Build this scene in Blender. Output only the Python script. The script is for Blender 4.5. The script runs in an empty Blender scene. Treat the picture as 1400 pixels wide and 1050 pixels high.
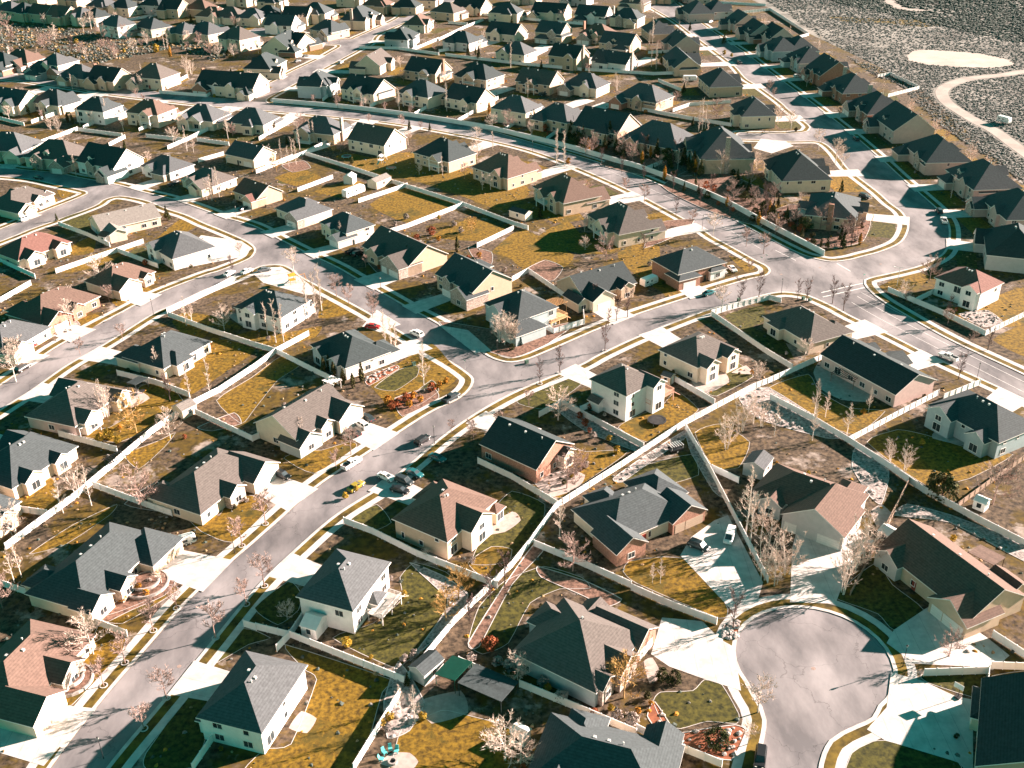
# A suburban neighbourhood seen from the air, built in Blender 4.5
SKYTINT=(.095,.64,.41,1); SKYSTR=.05; SUNSTR=5.0; SUNCOL=(1.0,.785,.69); EXPO=2.45
import bpy, math, random
from mathutils import Vector, Matrix, noise
rad = math.radians
C = bpy.context.scene.collection
SC = bpy.context.scene
RNG = random.Random(11)
# ------------------------------------------------------------------ camera model (used to survey the ground plan)
F, PIT, ROL, HC = 1437.0, rad(29.36), rad(-0.864), 140.0
def at(x, y, z=0.0):
    u = (x-700)/F; v = (y-525)/F
    u, v = u*math.cos(ROL)+v*math.sin(ROL), -u*math.sin(ROL)+v*math.cos(ROL)
    dx, dy, dz = u, math.cos(PIT)-v*math.sin(PIT), -math.sin(PIT)-v*math.cos(PIT)
    t = (z-HC)/dz
    return Vector((dx*t, dy*t, z))
def to_px(p):
    x, y, z = p[0], p[1], p[2]-HC
    w = y*math.cos(PIT)-z*math.sin(PIT); v = (-y*math.sin(PIT)-z*math.cos(PIT))/w; u = x/w
    return 700+F*(u*math.cos(ROL)-v*math.sin(ROL)), 525+F*(u*math.sin(ROL)+v*math.cos(ROL))
cam = bpy.data.objects.new('camera', bpy.data.cameras.new('camera')); C.objects.link(cam)
fw = Vector((0, math.cos(PIT), -math.sin(PIT))); dn = Vector((0, -math.sin(PIT), -math.cos(PIT))); rt = Vector((1, 0, 0))
cx = rt*math.cos(ROL)-dn*math.sin(ROL); cd = rt*math.sin(ROL)+dn*math.cos(ROL)
M = Matrix((cx, -cd, -fw)).transposed().to_4x4(); M.translation = Vector((0, 0, HC)); cam.matrix_world = M
cam.data.sensor_width = 36; cam.data.lens = 36*F/1400; cam.data.clip_start = 1; cam.data.clip_end = 6000
SC.camera = cam
# ------------------------------------------------------------------ light
AZ, EL = rad(20), rad(19)
sv = Vector((math.cos(AZ)*math.cos(EL), math.sin(AZ)*math.cos(EL), math.sin(EL)))
w = bpy.data.worlds.new("World"); SC.world = w; w.use_nodes = True
nt = w.node_tree; bg = nt.nodes['Background']
sky = nt.nodes.new('ShaderNodeTexSky'); sky.sky_type = 'NISHITA'; sky.sun_disc = False
sky.sun_elevation = EL; sky.sun_rotation = math.atan2(sv.x, sv.y); sky.altitude = 1400
tint = nt.nodes.new('ShaderNodeMix'); tint.data_type = 'RGBA'; tint.blend_type = 'MULTIPLY'; tint.inputs[0].default_value = 1
tint.inputs[7].default_value = SKYTINT
nt.links.new(sky.outputs[0], tint.inputs[6]); nt.links.new(tint.outputs[2], bg.inputs[0])
bg.inputs[1].default_value = SKYSTR
sun = bpy.data.objects.new('sun', bpy.data.lights.new('sun', 'SUN')); C.objects.link(sun)
sun.data.energy = SUNSTR; sun.data.angle = rad(0.6); sun.data.color = SUNCOL
sun.rotation_euler = sv.to_track_quat('Z', 'Y').to_euler(); sun.location = (0, 0, 300)
SC.view_settings.view_transform = 'Standard'; SC.view_settings.look = 'None'; SC.view_settings.exposure = EXPO
SC.view_settings.gamma = 1
SC.cycles.max_bounces = 4; SC.cycles.diffuse_bounces = 2; SC.cycles.use_denoising = True
# ------------------------------------------------------------------ materials
MATS = {}
def mat(name, col, rough=.85, var=.12, scale=.6, col2=None, bump=0, lines=None, spec=.25, detail=4, objrand=0, metal=0, thresh=None, world=True, stretch=None):
    """procedural: two-scale noise between two tones; lines=(axis,spacing) adds courses such as lap siding or shingle rows"""
    if name in MATS: return MATS[name]
    m = bpy.data.materials.new(name); m.use_nodes = True; t = m.node_tree; N = t.nodes; L = t.links
    b = N['Principled BSDF']; b.inputs['Roughness'].default_value = rough; b.inputs['Metallic'].default_value = metal
    b.inputs['Specular IOR Level'].default_value = spec
    c1 = tuple(max(0, c*(1-var)) for c in col[:3])+(1,); c2 = tuple(min(1, c*(1+var)) for c in (col2 or col)[:3])+(1,)
    if world: co = N.new('ShaderNodeNewGeometry').outputs['Position']
    else: co = N.new('ShaderNodeTexCoord').outputs['Object']
    if stretch:
        mp = N.new('ShaderNodeMapping'); mp.inputs['Scale'].default_value = stretch; mp.inputs['Rotation'].default_value = (0, 0, .9)
        L.new(co, mp.inputs[0]); co = mp.outputs[0]
    n = N.new('ShaderNodeTexNoise'); n.inputs['Scale'].default_value = scale; n.inputs['Detail'].default_value = detail; n.inputs['Roughness'].default_value = .62
    L.new(co, n.inputs['Vector'])
    r = N.new('ShaderNodeValToRGB'); lo, hi = thresh or (.36, .64)
    r.color_ramp.elements[0].position = lo; r.color_ramp.elements[1].position = hi
    r.color_ramp.elements[0].color = c1; r.color_ramp.elements[1].color = c2
    L.new(n.outputs[0], r.inputs[0]); out = r.outputs[0]
    if objrand:
        oi = N.new('ShaderNodeObjectInfo'); hs = N.new('ShaderNodeHueSaturation')
        mr = N.new('ShaderNodeMapRange'); mr.inputs['To Min'].default_value = 1-objrand; mr.inputs['To Max'].default_value = 1+objrand
        L.new(oi.outputs['Random'], mr.inputs[0]); L.new(mr.outputs[0], hs.inputs['Value']); L.new(out, hs.inputs['Color']); out = hs.outputs[0]
    if lines:
        tc = N.new('ShaderNodeTexCoord'); sx = N.new('ShaderNodeSeparateXYZ'); L.new(tc.outputs['Object'], sx.inputs[0])
        mu = N.new('ShaderNodeMath'); mu.operation = 'MULTIPLY'; mu.inputs[1].default_value = 1/lines[1]; L.new(sx.outputs[lines[0]], mu.inputs[0])
        fr = N.new('ShaderNodeMath'); fr.operation = 'FRACT'; L.new(mu.outputs[0], fr.inputs[0])
        gt = N.new('ShaderNodeMath'); gt.operation = 'LESS_THAN'; gt.inputs[1].default_value = lines[2]; L.new(fr.outputs[0], gt.inputs[0])
        mx = N.new('ShaderNodeMix'); mx.data_type = 'RGBA'; mx.blend_type = 'MULTIPLY'; k = lines[3]
        mx.inputs[7].default_value = (k, k, k, 1); L.new(gt.outputs[0], mx.inputs[0]); L.new(out, mx.inputs[6]); out = mx.outputs[2]
    L.new(out, b.inputs['Base Color'])
    if bump:
        bp = N.new('ShaderNodeBump'); bp.inputs['Strength'].default_value = bump; bp.inputs['Distance'].default_value = .05
        L.new(n.outputs[0], bp.inputs['Height']); L.new(bp.outputs[0], b.inputs['Normal'])
    MATS[name] = m
    return m
# ------------------------------------------------------------------ mesh helpers
class MB:
    def __init__(s): s.v = []; s.f = []; s.m = []
    def add(s, vs, fs, mi=0):
        o = len(s.v); s.v += [tuple(p) for p in vs]
        for f in fs: s.f.append(tuple(i+o for i in f)); s.m.append(mi)
        return s
    def box(s, x0, x1, y0, y1, z0, z1, mi=0, top=True, bottom=True):
        fs = [(0, 1, 5, 4), (1, 2, 6, 5), (2, 3, 7, 6), (3, 0, 4, 7)]
        if top: fs.append((4, 5, 6, 7))
        if bottom: fs.append((3, 2, 1, 0))
        return s.add([(x0, y0, z0), (x1, y0, z0), (x1, y1, z0), (x0, y1, z0), (x0, y0, z1), (x1, y0, z1), (x1, y1, z1), (x0, y1, z1)], fs, mi)
    def tube(s, a, b, ra, rb, n=5, mi=0, cap=False):
        a = Vector(a); b = Vector(b); d = (b-a)
        if d.length < 1e-6: return s
        q = d.to_track_quat('Z', 'Y'); X = q @ Vector((1, 0, 0)); Y = q @ Vector((0, 1, 0))
        vs = []
        for c, r in ((a, ra), (b, rb)):
            for i in range(n):
                t = 2*math.pi*i/n; vs.append(c+X*(r*math.cos(t))+Y*(r*math.sin(t)))
        fs = [(i, (i+1) % n, n+(i+1) % n, n+i) for i in range(n)]
        if cap: fs += [tuple(range(n, 2*n)), tuple(range(n-1, -1, -1))]
        return s.add(vs, fs, mi)
    def mesh(s, name, mats):
        me = bpy.data.meshes.new(name); me.from_pydata(s.v, [], s.f)
        for m in (mats if isinstance(mats, (list, tuple)) else [mats]): me.materials.append(m)
        if any(s.m): me.polygons.foreach_set('material_index', s.m)
        me.update(); return me
    def build(s, name, mats, parent=None): return link(name, s.mesh(name, mats), parent)
def link(name, me, parent=None, loc=None, rz=None):
    o = bpy.data.objects.new(name, me); C.objects.link(o)
    if parent: o.parent = parent
    if loc is not None: o.location = loc
    if rz is not None: o.rotation_euler = (0, 0, rz)
    return o
def empty(name, loc, rz=0):
    o = bpy.data.objects.new(name, None); C.objects.link(o); o.location = loc; o.rotation_euler = (0, 0, rz); o.empty_display_size = .3
    return o
def tag(o, label, cat, group=None):
    o['label'] = label; o['category'] = cat
    if group: o['group'] = group
    return o
def struct(o, kind='structure'): o['kind'] = kind; return o
def smooth(pts, step=1.6):
    """Catmull-Rom through the survey points"""
    P = [Vector((p[0], p[1])) for p in pts]; out = []
    for i in range(len(P)-1):
        p0 = P[max(0, i-1)]; p1 = P[i]; p2 = P[i+1]; p3 = P[min(len(P)-1, i+2)]
        n = max(1, min(60, int((p2-p1).length/step)))
        for k in range(n):
            t = k/n
            out.append(.5*((2*p1)+(p2-p0)*t+(2*p0-5*p1+4*p2-p3)*t*t+(3*p1-p0-3*p2+p3)*t*t*t))
    out.append(P[-1]); return out
def px2(pts, z=0): return [at(x, y, z).to_2d() for x, y in pts]
def area(P): return .5*sum(P[i].x*P[(i+1) % len(P)].y-P[(i+1) % len(P)].x*P[i].y for i in range(len(P)))
from mathutils.geometry import tessellate_polygon
def sheet(name, P, z, m, skirt=None, kind='structure', up=True):
    P = [Vector(p).to_2d() for p in P]
    if area(P) < 0: P = P[::-1]
    mb = MB(); n = len(P); V = [Vector((p.x, p.y, z)) for p in P]
    tris = [t if ((V[t[1]]-V[t[0]]).cross(V[t[2]]-V[t[0]])).z > 0 else t[::-1] for t in tessellate_polygon([V])]
    mb.add(V, tris)
    if skirt is not None:
        mb.add([(p.x, p.y, z) for p in P]+[(p.x, p.y, skirt) for p in P], [(i, n+i, n+(i+1) % n, (i+1) % n) for i in range(n)])
    return struct(mb.build(name, m), kind)
def offset(L, d):
    out = []
    for i, p in enumerate(L):
        a = L[max(0, i-1)]; b = L[min(len(L)-1, i+1)]; t = (b-a)
        if t.length < 1e-6: t = Vector((1, 0))
        t.normalize(); out.append(p+Vector((-t.y, t.x))*d)
    return out
def band(name, L, d0, d1, z, m, kind='structure', z2=None, thick=0):
    A = offset(L, d0); B = offset(L, d1); n = len(L); mb = MB(); z2 = z if z2 is None else z2
    mb.add([(p.x, p.y, z) for p in A]+[(p.x, p.y, z2) for p in B], [(i, i+1, n+i+1, n+i) if d1 < d0 else (i+1, i, n+i, n+i+1) for i in range(n-1)])
    if thick: mb.add([(p.x, p.y, z-thick) for p in A]+[(p.x, p.y, z) for p in A], [(i, i+1, n+i+1, n+i) for i in range(n-1)])
    for i, f in enumerate(mb.f[:n-1]):
        pass
    o = mb.build(name, m); return struct(o, kind)
def nearest(L, p):
    """closest point on a polyline -> point, tangent"""
    best = None
    for a, b in zip(L, L[1:]):
        d = b-a; t = max(0, min(1, (p-a).dot(d)/max(1e-9, d.length_squared))); q = a+d*t; r = (p-q).length
        if best is None or r < best[0]: best = (r, q, d.normalized())
    return best
# ------------------------------------------------------------------ palette
def col(r, g, b):
    f = lambda c: (c/255/12.92 if c/255 <= .04045 else ((c/255+.055)/1.055)**2.4)
    return (f(r), f(g), f(b))
CONC = mat('concrete', (.50, .465, .445), .9, .16, .5, detail=9)
CONCD = mat('concrete_drive', (.52, .48, .455), .9, .17, .4, detail=9, lines=(0, 3.0, .035, .74))
ASPH = mat('asphalt', (.150, .142, .149), .92, .20, .10, col2=(.235, .216, .219), detail=10, stretch=(1, .45, 1))
def cracks(m, sc, wd, k):
    t = m.node_tree; N = t.nodes; L = t.links; b = N['Principled BSDF']; src = b.inputs['Base Color'].links[0].from_socket
    g = N.new('ShaderNodeNewGeometry'); n0 = N.new('ShaderNodeTexNoise'); n0.inputs['Scale'].default_value = .35; n0.inputs['Detail'].default_value = 4; L.new(g.outputs['Position'], n0.inputs['Vector'])
    va = N.new('ShaderNodeVectorMath'); va.operation = 'MULTIPLY_ADD'; va.inputs[1].default_value = (5, 5, 0); L.new(n0.outputs['Color'], va.inputs[0]); L.new(g.outputs['Position'], va.inputs[2])
    v = N.new('ShaderNodeTexVoronoi'); v.feature = 'DISTANCE_TO_EDGE'; v.inputs['Scale'].default_value = sc; L.new(va.outputs[0], v.inputs['Vector'])
    r = N.new('ShaderNodeMapRange'); r.inputs['From Max'].default_value = wd; r.inputs['To Min'].default_value = k; r.inputs['To Max'].default_value = 1; L.new(v.outputs[0], r.inputs[0])
    n1 = N.new('ShaderNodeTexNoise'); n1.inputs['Scale'].default_value = .045; n1.inputs['Detail'].default_value = 2; L.new(g.outputs['Position'], n1.inputs['Vector'])
    r2 = N.new('ShaderNodeMapRange'); r2.inputs['From Min'].default_value = .38; r2.inputs['From Max'].default_value = .62; r2.inputs['To Min'].default_value = .88; r2.inputs['To Max'].default_value = 1.12; L.new(n1.outputs[0], r2.inputs[0])
    mu = N.new('ShaderNodeMath'); mu.operation = 'MULTIPLY'; L.new(r.outputs[0], mu.inputs[0]); L.new(r2.outputs[0], mu.inputs[1])
    mx = N.new('ShaderNodeMix'); mx.data_type = 'RGBA'; mx.blend_type = 'MULTIPLY'; mx.inputs[0].default_value = 1; L.new(src, mx.inputs[6]); L.new(mu.outputs[0], mx.inputs[7]); L.new(mx.outputs[2], b.inputs['Base Color'])
cracks(ASPH, .075, .006, .62)
GRASS = mat('lawn_grass', (.082, .048, .006), .95, .25, 1.1, col2=(.195, .114, .011), detail=11, bump=.6)
GRASSG = mat('lawn_green', (.026, .028, .007), .95, .30, 1.0, col2=(.075, .066, .012), detail=11, bump=.6)
STRIP = mat('verge_grass', (.060, .044, .010), .95, .35, .35, col2=(.135, .088, .013), detail=9, bump=.5)
YARD = mat('yard_ground', (.020, .015, .010), .95, .3, .8, col2=(.120, .084, .054), detail=11, bump=.7, thresh=(.36, .66))
def patches(m, c1, c2, sc, th):
    t = m.node_tree; N = t.nodes; L = t.links; b = N['Principled BSDF']; src = b.inputs['Base Color'].links[0].from_socket
    g = N.new('ShaderNodeNewGeometry'); n = N.new('ShaderNodeTexNoise'); n.inputs['Scale'].default_value = sc; n.inputs['Detail'].default_value = 7; n.inputs['Roughness'].default_value = .7; L.new(g.outputs['Position'], n.inputs['Vector'])
    n2 = N.new('ShaderNodeTexNoise'); n2.inputs['Scale'].default_value = .6; n2.inputs['Detail'].default_value = 8; L.new(g.outputs['Position'], n2.inputs['Vector'])
    r0 = N.new('ShaderNodeValToRGB'); r0.color_ramp.elements[0].position = .36; r0.color_ramp.elements[1].position = .66; r0.color_ramp.elements[0].color = c1+(1,); r0.color_ramp.elements[1].color = c2+(1,); L.new(n2.outputs[0], r0.inputs[0])
    r = N.new('ShaderNodeMapRange'); r.inputs['From Min'].default_value = th; r.inputs['From Max'].default_value = th+.06; L.new(n.outputs[0], r.inputs[0])
    mx = N.new('ShaderNodeMix'); mx.data_type = 'RGBA'; L.new(r.outputs[0], mx.inputs[0]); L.new(src, mx.inputs[6]); L.new(r0.outputs[0], mx.inputs[7]); L.new(mx.outputs[2], b.inputs['Base Color'])
patches(YARD, (.045, .030, .007), (.125, .078, .011), .055, .49)
patches(GRASS, (.050, .040, .007), (.130, .086, .011), .09, .54)
patches(YARD, (.16, .125, .105), (.34, .28, .24), .07, .57)
GRAVEL = mat('gravel', (.20, .17, .16), .95, .35, 1.6, col2=(.36, .31, .29), detail=8, bump=.6)
MULCH = mat('mulch', (.10, .058, .042), .95, .3, 1.2, col2=(.20, .115, .085), detail=8, bump=.6)
REDMULCH = mat('red_mulch', (.24, .085, .045), .95, .25, 1.0, detail=8, bump=.5)
PAVER = mat('patio', (.40, .33, .30), .9, .15, .8, detail=6)
DESERT = mat('desert_soil', (.115, .112, .098), .97, .3, .03, col2=(.22, .205, .185), detail=11, bump=.3)
TRACK = mat('dirt_track', (.34, .29, .26), .97, .16, .1, detail=8)
VINYL = mat('white_vinyl', (.80, .77, .75), .5, .03, .5, spec=.4)
WALLC = mat('wall_vinyl', (.78, .76, .74), .6, .04, .5)
PAINT = mat('road_paint', (.70, .68, .66), .8, .2, 1.5)
TRIM = mat('white_trim', (.78, .74, .70), .6, .04, 1.0)
GLASS = mat('window_glass', (.035, .045, .05), .12, .25, .4, spec=.6, objrand=.5)
DOORW = mat('garage_white', (.70, .66, .62), .6, .05, 1.0, lines=(2, .55, .07, .7))
DOORT = mat('garage_tan', (.42, .32, .24), .6, .06, 1.0, lines=(2, .55, .07, .7))
VENT = mat('vent_metal', (.65, .64, .62), .4, .1, 2.0, metal=.3)
WOOD = mat('deck_wood', (.40, .20, .10), .8, .2, 2.0, stretch=(1, 6, 1))
WOODW = mat('pergola_wood', (.62, .38, .20), .8, .15, 2.0)
DARK = mat('dark_metal', (.03, .03, .032), .5, .2, 1.0)
def roofmat(n, c): return mat('roof_'+n, c, .93, .17, 1.7, detail=10, lines=(2, .27, .35, .84), bump=.45, objrand=.10)
ROOFS = dict(grey=roofmat('grey', (.084, .090, .096)), dark=roofmat('dark', (.040, .052, .055)), brown=roofmat('brown', (.135, .088, .071)),
             tan=roofmat('tan', (.105, .091, .084)), red=roofmat('red', (.175, .088, .074)), slate=roofmat('slate', (.058, .070, .075)), light=roofmat('light', (.20, .18, .165)))
def wallmat(n, c): return mat('wall_'+n, c, .85, .06, .8, detail=6, lines=(2, .2, .14, .84), objrand=.05)
WALLS = dict(white=wallmat('white', (.74, .70, .67)), cream=wallmat('cream', (.66, .54, .42)), tan=wallmat('tan', (.50, .37, .27)), grey=wallmat('grey', (.46, .44, .43)),
             blue=wallmat('blue', (.33, .39, .40)), sage=wallmat('sage', (.36, .36, .28)), brick=mat('wall_brick', (.33, .175, .125), .9, .25, 3.0, lines=(2, .16, .2, .85)),
             stone=mat('wall_stone', (.36, .29, .25), .9, .4, 2.2, detail=3), pink=wallmat('pink', (.52, .38, .34)))
WORDS = dict(white='white', cream='cream', tan='tan', grey='grey', blue='blue-grey', sage='sage', brick='brick', stone='stone', pink='pinkish')
ROOFW = dict(grey='grey', dark='dark', brown='brown', tan='tan', red='reddish', slate='blue-grey', light='pale')
# ------------------------------------------------------------------ terrain, road sheet, blocks
terr = MB(); NX, NY = 60, 60
for j in range(NY+1):
    for i in range(NX+1):
        x = -2600+5200*i/NX; y = -100+4500*j/NY
        hz = 0.0
        if y > 1050: hz = (y-1050)*.10*(.6+.5*noise.noise((x*.002, y*.002, 0)))
        terr.v.append((x, y, -.35+max(0, hz)))
for j in range(NY):
    for i in range(NX):
        k = j*(NX+1)+i; terr.f.append((k, k+1, k+NX+2, k+NX+1)); terr.m.append(0)
struct(terr.build('terrain', DESERT))
def circ(cx, cy, r, p0, p1):
    c = at(cx, cy).to_2d(); a0 = at(*p0).to_2d()-c; a1 = at(*p1).to_2d()-c
    t0 = math.atan2(a0.y, a0.x); t1 = math.atan2(a1.y, a1.x)
    while t1 < t0: t1 += 2*math.pi
    return [c+Vector((math.cos(t0+(t1-t0)*k/24), math.sin(t0+(t1-t0)*k/24)))*r for k in range(25)]
CUL = circ(1112, 902, 14.1, (1206, 968), (1021, 932))
def C2px(L): return [to_px((p.x, p.y, 0)) for p in L]
BLK = {
 'M': ([(20,1130),(70,1050),(133,967),(200,888),(267,813),(350,740),(433,667),(500,622),(540,596),(580,570),(602,558),(624,548),(638,538),(646,528),(648,518),(640,510),(626,500),(606,488),(586,477),(556,458),(512,432),(476,412),(438,392),(412,378),(400,368),(384,362),(360,363),(346,368),(320,380),(280,396),(236,417),(207,430),(143,470),(90,500),(43,533),(0,560),(-120,640),(-300,770)],[(-330,1150)]),
 'N': ([(-250,425),(0,330),(40,314),(80,300),(128,282),(142,273),(165,268),(200,274),(228,285),(256,294),(280,305),(300,313),(326,324),(342,332),(350,340),(348,348),(338,356),(300,371),(280,377),(214,403),(168,427),(83,472),(43,500),(0,528),(-150,630)],[(-450,600)]),
 'O': ([(-100,235),(0,241),(48,246),(80,253),(112,260),(120,263),(112,269),(46,295),(0,314),(-200,390)],[(-450,385),(-450,240)]),
 'K': ([(-100,222),(0,229),(34,233),(78,237),(106,243),(160,253),(192,262),(236,273),(280,288),(300,296),(326,303),(352,312),(386,330),(414,344),(460,366),(486,381),(530,406),(558,422),(596,442),(626,462),(644,472),(668,488),(684,494),(700,496),(724,491),(760,476),(820,450),(867,432),(940,408),(998,390),(1026,382),(1048,377),(1054,370),(1048,363),(1034,356),(1000,337),(976,324),(950,307),(875,267),(800,233),(725,205),(637,185),(545,169),(475,161),(385,153),(350,150),(290,145),(160,130),(60,115),(0,108),(-150,95)],[(-500,80),(-500,205)]),
 'U': ([(-300,75),(-100,92),(0,100),(75,111),(175,122),(283,132),(303,134),(328,130),(344,125),(378,110),(400,98),(436,81),(456,70),(466,64),(462,61),(433,59),(400,52),(345,46),(338,42),(345,38),(400,43),(420,47),(445,52),(478,54),(491,50),(520,37),(543,26),(556,17),(591,4),(640,-15),(720,-45)],[(700,-80),(-600,-80),(-600,60)]),
 'V': ([(720,-38),(665,-16),(615,4),(580,19),(562,27),(535,38),(513,49),(505,60),(486,70),(443,93),(400,116),(371,131),(363,137),(366,141),(375,142),(400,145),(470,151),(545,159),(600,166),(660,177),(700,188),(760,205),(800,217),(840,230),(885,246),(980,289),(1052,327),(1090,346),(1110,353),(1136,358),(1160,356),(1180,351),(1206,344),(1232,332),(1242,316),(1242,304),(1234,290),(1218,278),(1200,262),(1166,236),(1156,226),(1143,209),(1129,197),(1114,193),(1074,193),(1040,191),(1012,190),(1008,186),(1012,182),(1034,183),(1071,183),(1100,181),(1107,177),(1106,171),(1080,151),(1068,140),(1039,119),(1020,107),(1000,86),(950,49),(925,30),(905,18),(880,4),(850,-14)],[(820,-40)]),
 'P': ([(900,-12),(925,6),(945,23),(965,37),(1020,74),(1050,97),(1095,130),(1150,172),(1202,216),(1228,240),(1244,254),(1276,282),(1288,294),(1296,309),(1296,330),(1287,348),(1260,362),(1232,370),(1188,380),(1181,385),(1184,393),(1200,408),(1232,428),(1300,466),(1400,513),(1600,610)],[(1800,560),(1600,400),(1440,296),(1340,196),(1257,119),(1217,99),(1108,47),(1053,12),(1000,-14)]),
 'S': ([(1015,1140),(1034,1060),(1041,1028),(1046,1005),(1048,985),(1042,966),(1032,950)][::-1],None),
}
S_A = [(90,1130),(147,1048),(212,970),(277,892),(350,803),(408,747),(460,703),(523,663),(560,634),(600,600),(636,574),(672,552),(716,530),(790,500),(820,484),(872,460),(940,433),(972,422),(1020,409),(1052,401),(1072,399),(1092,401),(1106,404),(1116,408),(1140,419),(1166,433),(1222,460),(1277,488),(1340,517),(1400,545),(1600,640)]
S_T = [(1106,1200),(1116,1080),(1120,1044),(1124,1030),(1134,1012),(1150,1001),(1172,991),(1192,981)]+C2px(CUL)+[(1032,950),(1042,966),(1048,985),(1046,1005),(1041,1028),(1034,1060),(1013,1140)]
KERBS = []
def kerb_bands(L):
    band('kerb', L, 0.0, .75, .124, CONC)
    band('verge', L, .75, 2.5, .126, STRIP)
    band('pavement', L, 2.5, 4.1, .132, CONC)
    KERBS.append(L)
def block(name, lines, close):
    P = []; 
    sm = [smooth(px2(l)) for l in lines]
    P = sum(sm, []) + px2(close)
    ccw = area(P) > 0
    sheet('yard', P, .12, YARD, skirt=-.02)
    for L in sm: kerb_bands(L if ccw else L[::-1])
for k, (line, close) in BLK.items():
    if k == 'S': block('S', [S_A], [(1800,1150)]) if False else None
    else: block(k, [line], close)
# block S is bounded by two kerb lines: the street and the cul-de-sac
smA = smooth(px2(S_A)); smT = smooth(px2(S_T))
PS = smA+px2([(1800,1250)])+smT
sheet('yard', PS, .12, YARD, skirt=-.02)
ccw = area(PS) > 0
for L in (smA, smT): kerb_bands(L if ccw else L[::-1])
road = px2([(-420,1200),(-520,520),(-560,150),(-520,20),(600,-60),(960,-30),(1010,20),(1080,70),(1180,130),(1250,180),(1330,240),(1420,330),(1580,450),(1650,620),(1700,1260)])
sheet('road', road, 0, ASPH)
# ------------------------------------------------------------------ houses
def roof_hip(mb, x0, x1, y0, y1, h, pitch, over, along, th=.22):
    X0, X1, Y0, Y1 = x0-over, x1+over, y0-over, y1+over; z = h-over*pitch+.02
    W = X1-X0; D = Y1-Y0; hw = min(W, D)/2; zr = z+hw*pitch
    if W >= D: r = [(X0+hw, (Y0+Y1)/2, zr), (X1-hw, (Y0+Y1)/2, zr)]
    else: r = [((X0+X1)/2, Y0+hw, zr), ((X0+X1)/2, Y1-hw, zr)]
    e = [(X0, Y0, z), (X1, Y0, z), (X1, Y1, z), (X0, Y1, z)]; lo = [(p[0], p[1], z-th) for p in e]
    if W >= D: fs = [(0, 1, 5, 4), (1, 2, 5), (2, 3, 4, 5), (3, 0, 4)]
    else: fs = [(0, 1, 4), (1, 2, 5, 4), (2, 3, 5), (3, 0, 4, 5)]
    mb.add(e+r, fs, 0)
    mb.add(e+lo, [(0, 4, 5, 1), (1, 5, 6, 2), (2, 6, 7, 3), (3, 7, 4, 0), (7, 6, 5, 4)], 1)
    return zr, r
def roof_gable(mb, x0, x1, y0, y1, h, pitch, over, along, th=.2):
    """ridge along 'x' or 'y'; two real slabs meeting at the ridge"""
    if along == 'x': a0, a1, b0, b1 = x0-over*.8, x1+over*.8, y0-over, y1+over; f = lambda a, b, z: (a, b, z)
    else: a0, a1, b0, b1 = y0-over*.8, y1+over*.8, x0-over, x1+over; f = lambda a, b, z: (b, a, z)
    bm = (b0+b1)/2; z = h-over*pitch+.02; zr = z+(bm-b0)*pitch
    for s, b in ((1, b0), (-1, b1)):
        V = [f(a0, b, z+th), f(a1, b, z+th), f(a1, bm, zr+th), f(a0, bm, zr+th), f(a0, b, z), f(a1, b, z), f(a1, bm, zr), f(a0, bm, zr)]
        flip = (s < 0) ^ (along == 'y')
        def q(*i): return i[::-1] if flip else i
        mb.add(V, [q(0, 1, 2, 3)], 0)
        mb.add(V, [q(0, 4, 5, 1), q(1, 5, 6, 2), q(3, 7, 4, 0), q(4, 7, 6, 5)], 1)
    return zr+th, [f(a0+over, bm, zr+th), f(a1-over, bm, zr+th)]
def walls(mb, x0, x1, y0, y1, h, typ, pitch, z0=0, mi=0):
    V = [(x0, y0, z0), (x1, y0, z0), (x1, y1, z0), (x0, y1, z0), (x0, y0, h), (x1, y0, h), (x1, y1, h), (x0, y1, h)]
    F = [(0, 1, 5, 4), (1, 2, 6, 5), (2, 3, 7, 6), (3, 0, 4, 7)]
    if typ == 'gx':
        zt = h+(y1-y0)/2*pitch; V += [(x0, (y0+y1)/2, zt), (x1, (y0+y1)/2, zt)]; F[1] = (1, 2, 6, 9, 5); F[3] = (3, 0, 4, 8, 7)
    if typ == 'gy':
        zt = h+(x1-x0)/2*pitch; V += [((x0+x1)/2, y0, zt), ((x0+x1)/2, y1, zt)]; F[0] = (0, 1, 5, 8, 4); F[2] = (2, 3, 7, 9, 6)
    mb.add(V, F, mi)
def winmesh(w_, h_, split):
    a = MB(); t = .09
    a.box(-w_/2-t, w_/2+t, 0, .07, h_/2, h_/2+t); a.box(-w_/2-t, w_/2+t, 0, .10, -h_/2-t*1.3, -h_/2)
    a.box(-w_/2-t, -w_/2, 0, .07, -h_/2, h_/2); a.box(w_/2, w_/2+t, 0, .07, -h_/2, h_/2)
    if split: a.box(-.025, .025, 0, .055, -h_/2, h_/2)
    g = MB().add([(-w_/2, .02, -h_/2), (w_/2, .02, -h_/2), (w_/2, .02, h_/2), (-w_/2, .02, h_/2)], [(3, 2, 1, 0)])
    g2 = MB(); g2.v = [(x, -0+y, z) for x, y, z in g.v]; g2.f = [(0, 1, 2, 3)]; g2.m = [0]
    return a.mesh('window_frame', TRIM), g.mesh('pane', GLASS)
WIN = {'s': winmesh(1.0, 1.2, False), 'd': winmesh(1.7, 1.35, True), 't': winmesh(.7, 1.5, False), 'p': winmesh(2.2, 2.0, True), 'b': winmesh(1.1, .6, False)}
def doormesh(w_, h_):
    return MB().box(-w_/2, w_/2, 0, .05, 0, h_)
GD = {}
for nm, mm in (('w', DOORW), ('t', DOORT)):
    GD[nm+'2'] = doormesh(4.9, 2.3).mesh('garage_door', mm); GD[nm+'1'] = doormesh(2.7, 2.3).mesh('garage_door', mm)
DOORS = [doormesh(1.0, 2.1).mesh('door', mat('door_'+n, c, .6, .05)) for n, c in (('red', (.25, .04, .03)), ('dark', (.05, .045, .04)), ('white', (.6, .58, .55)))]
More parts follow.
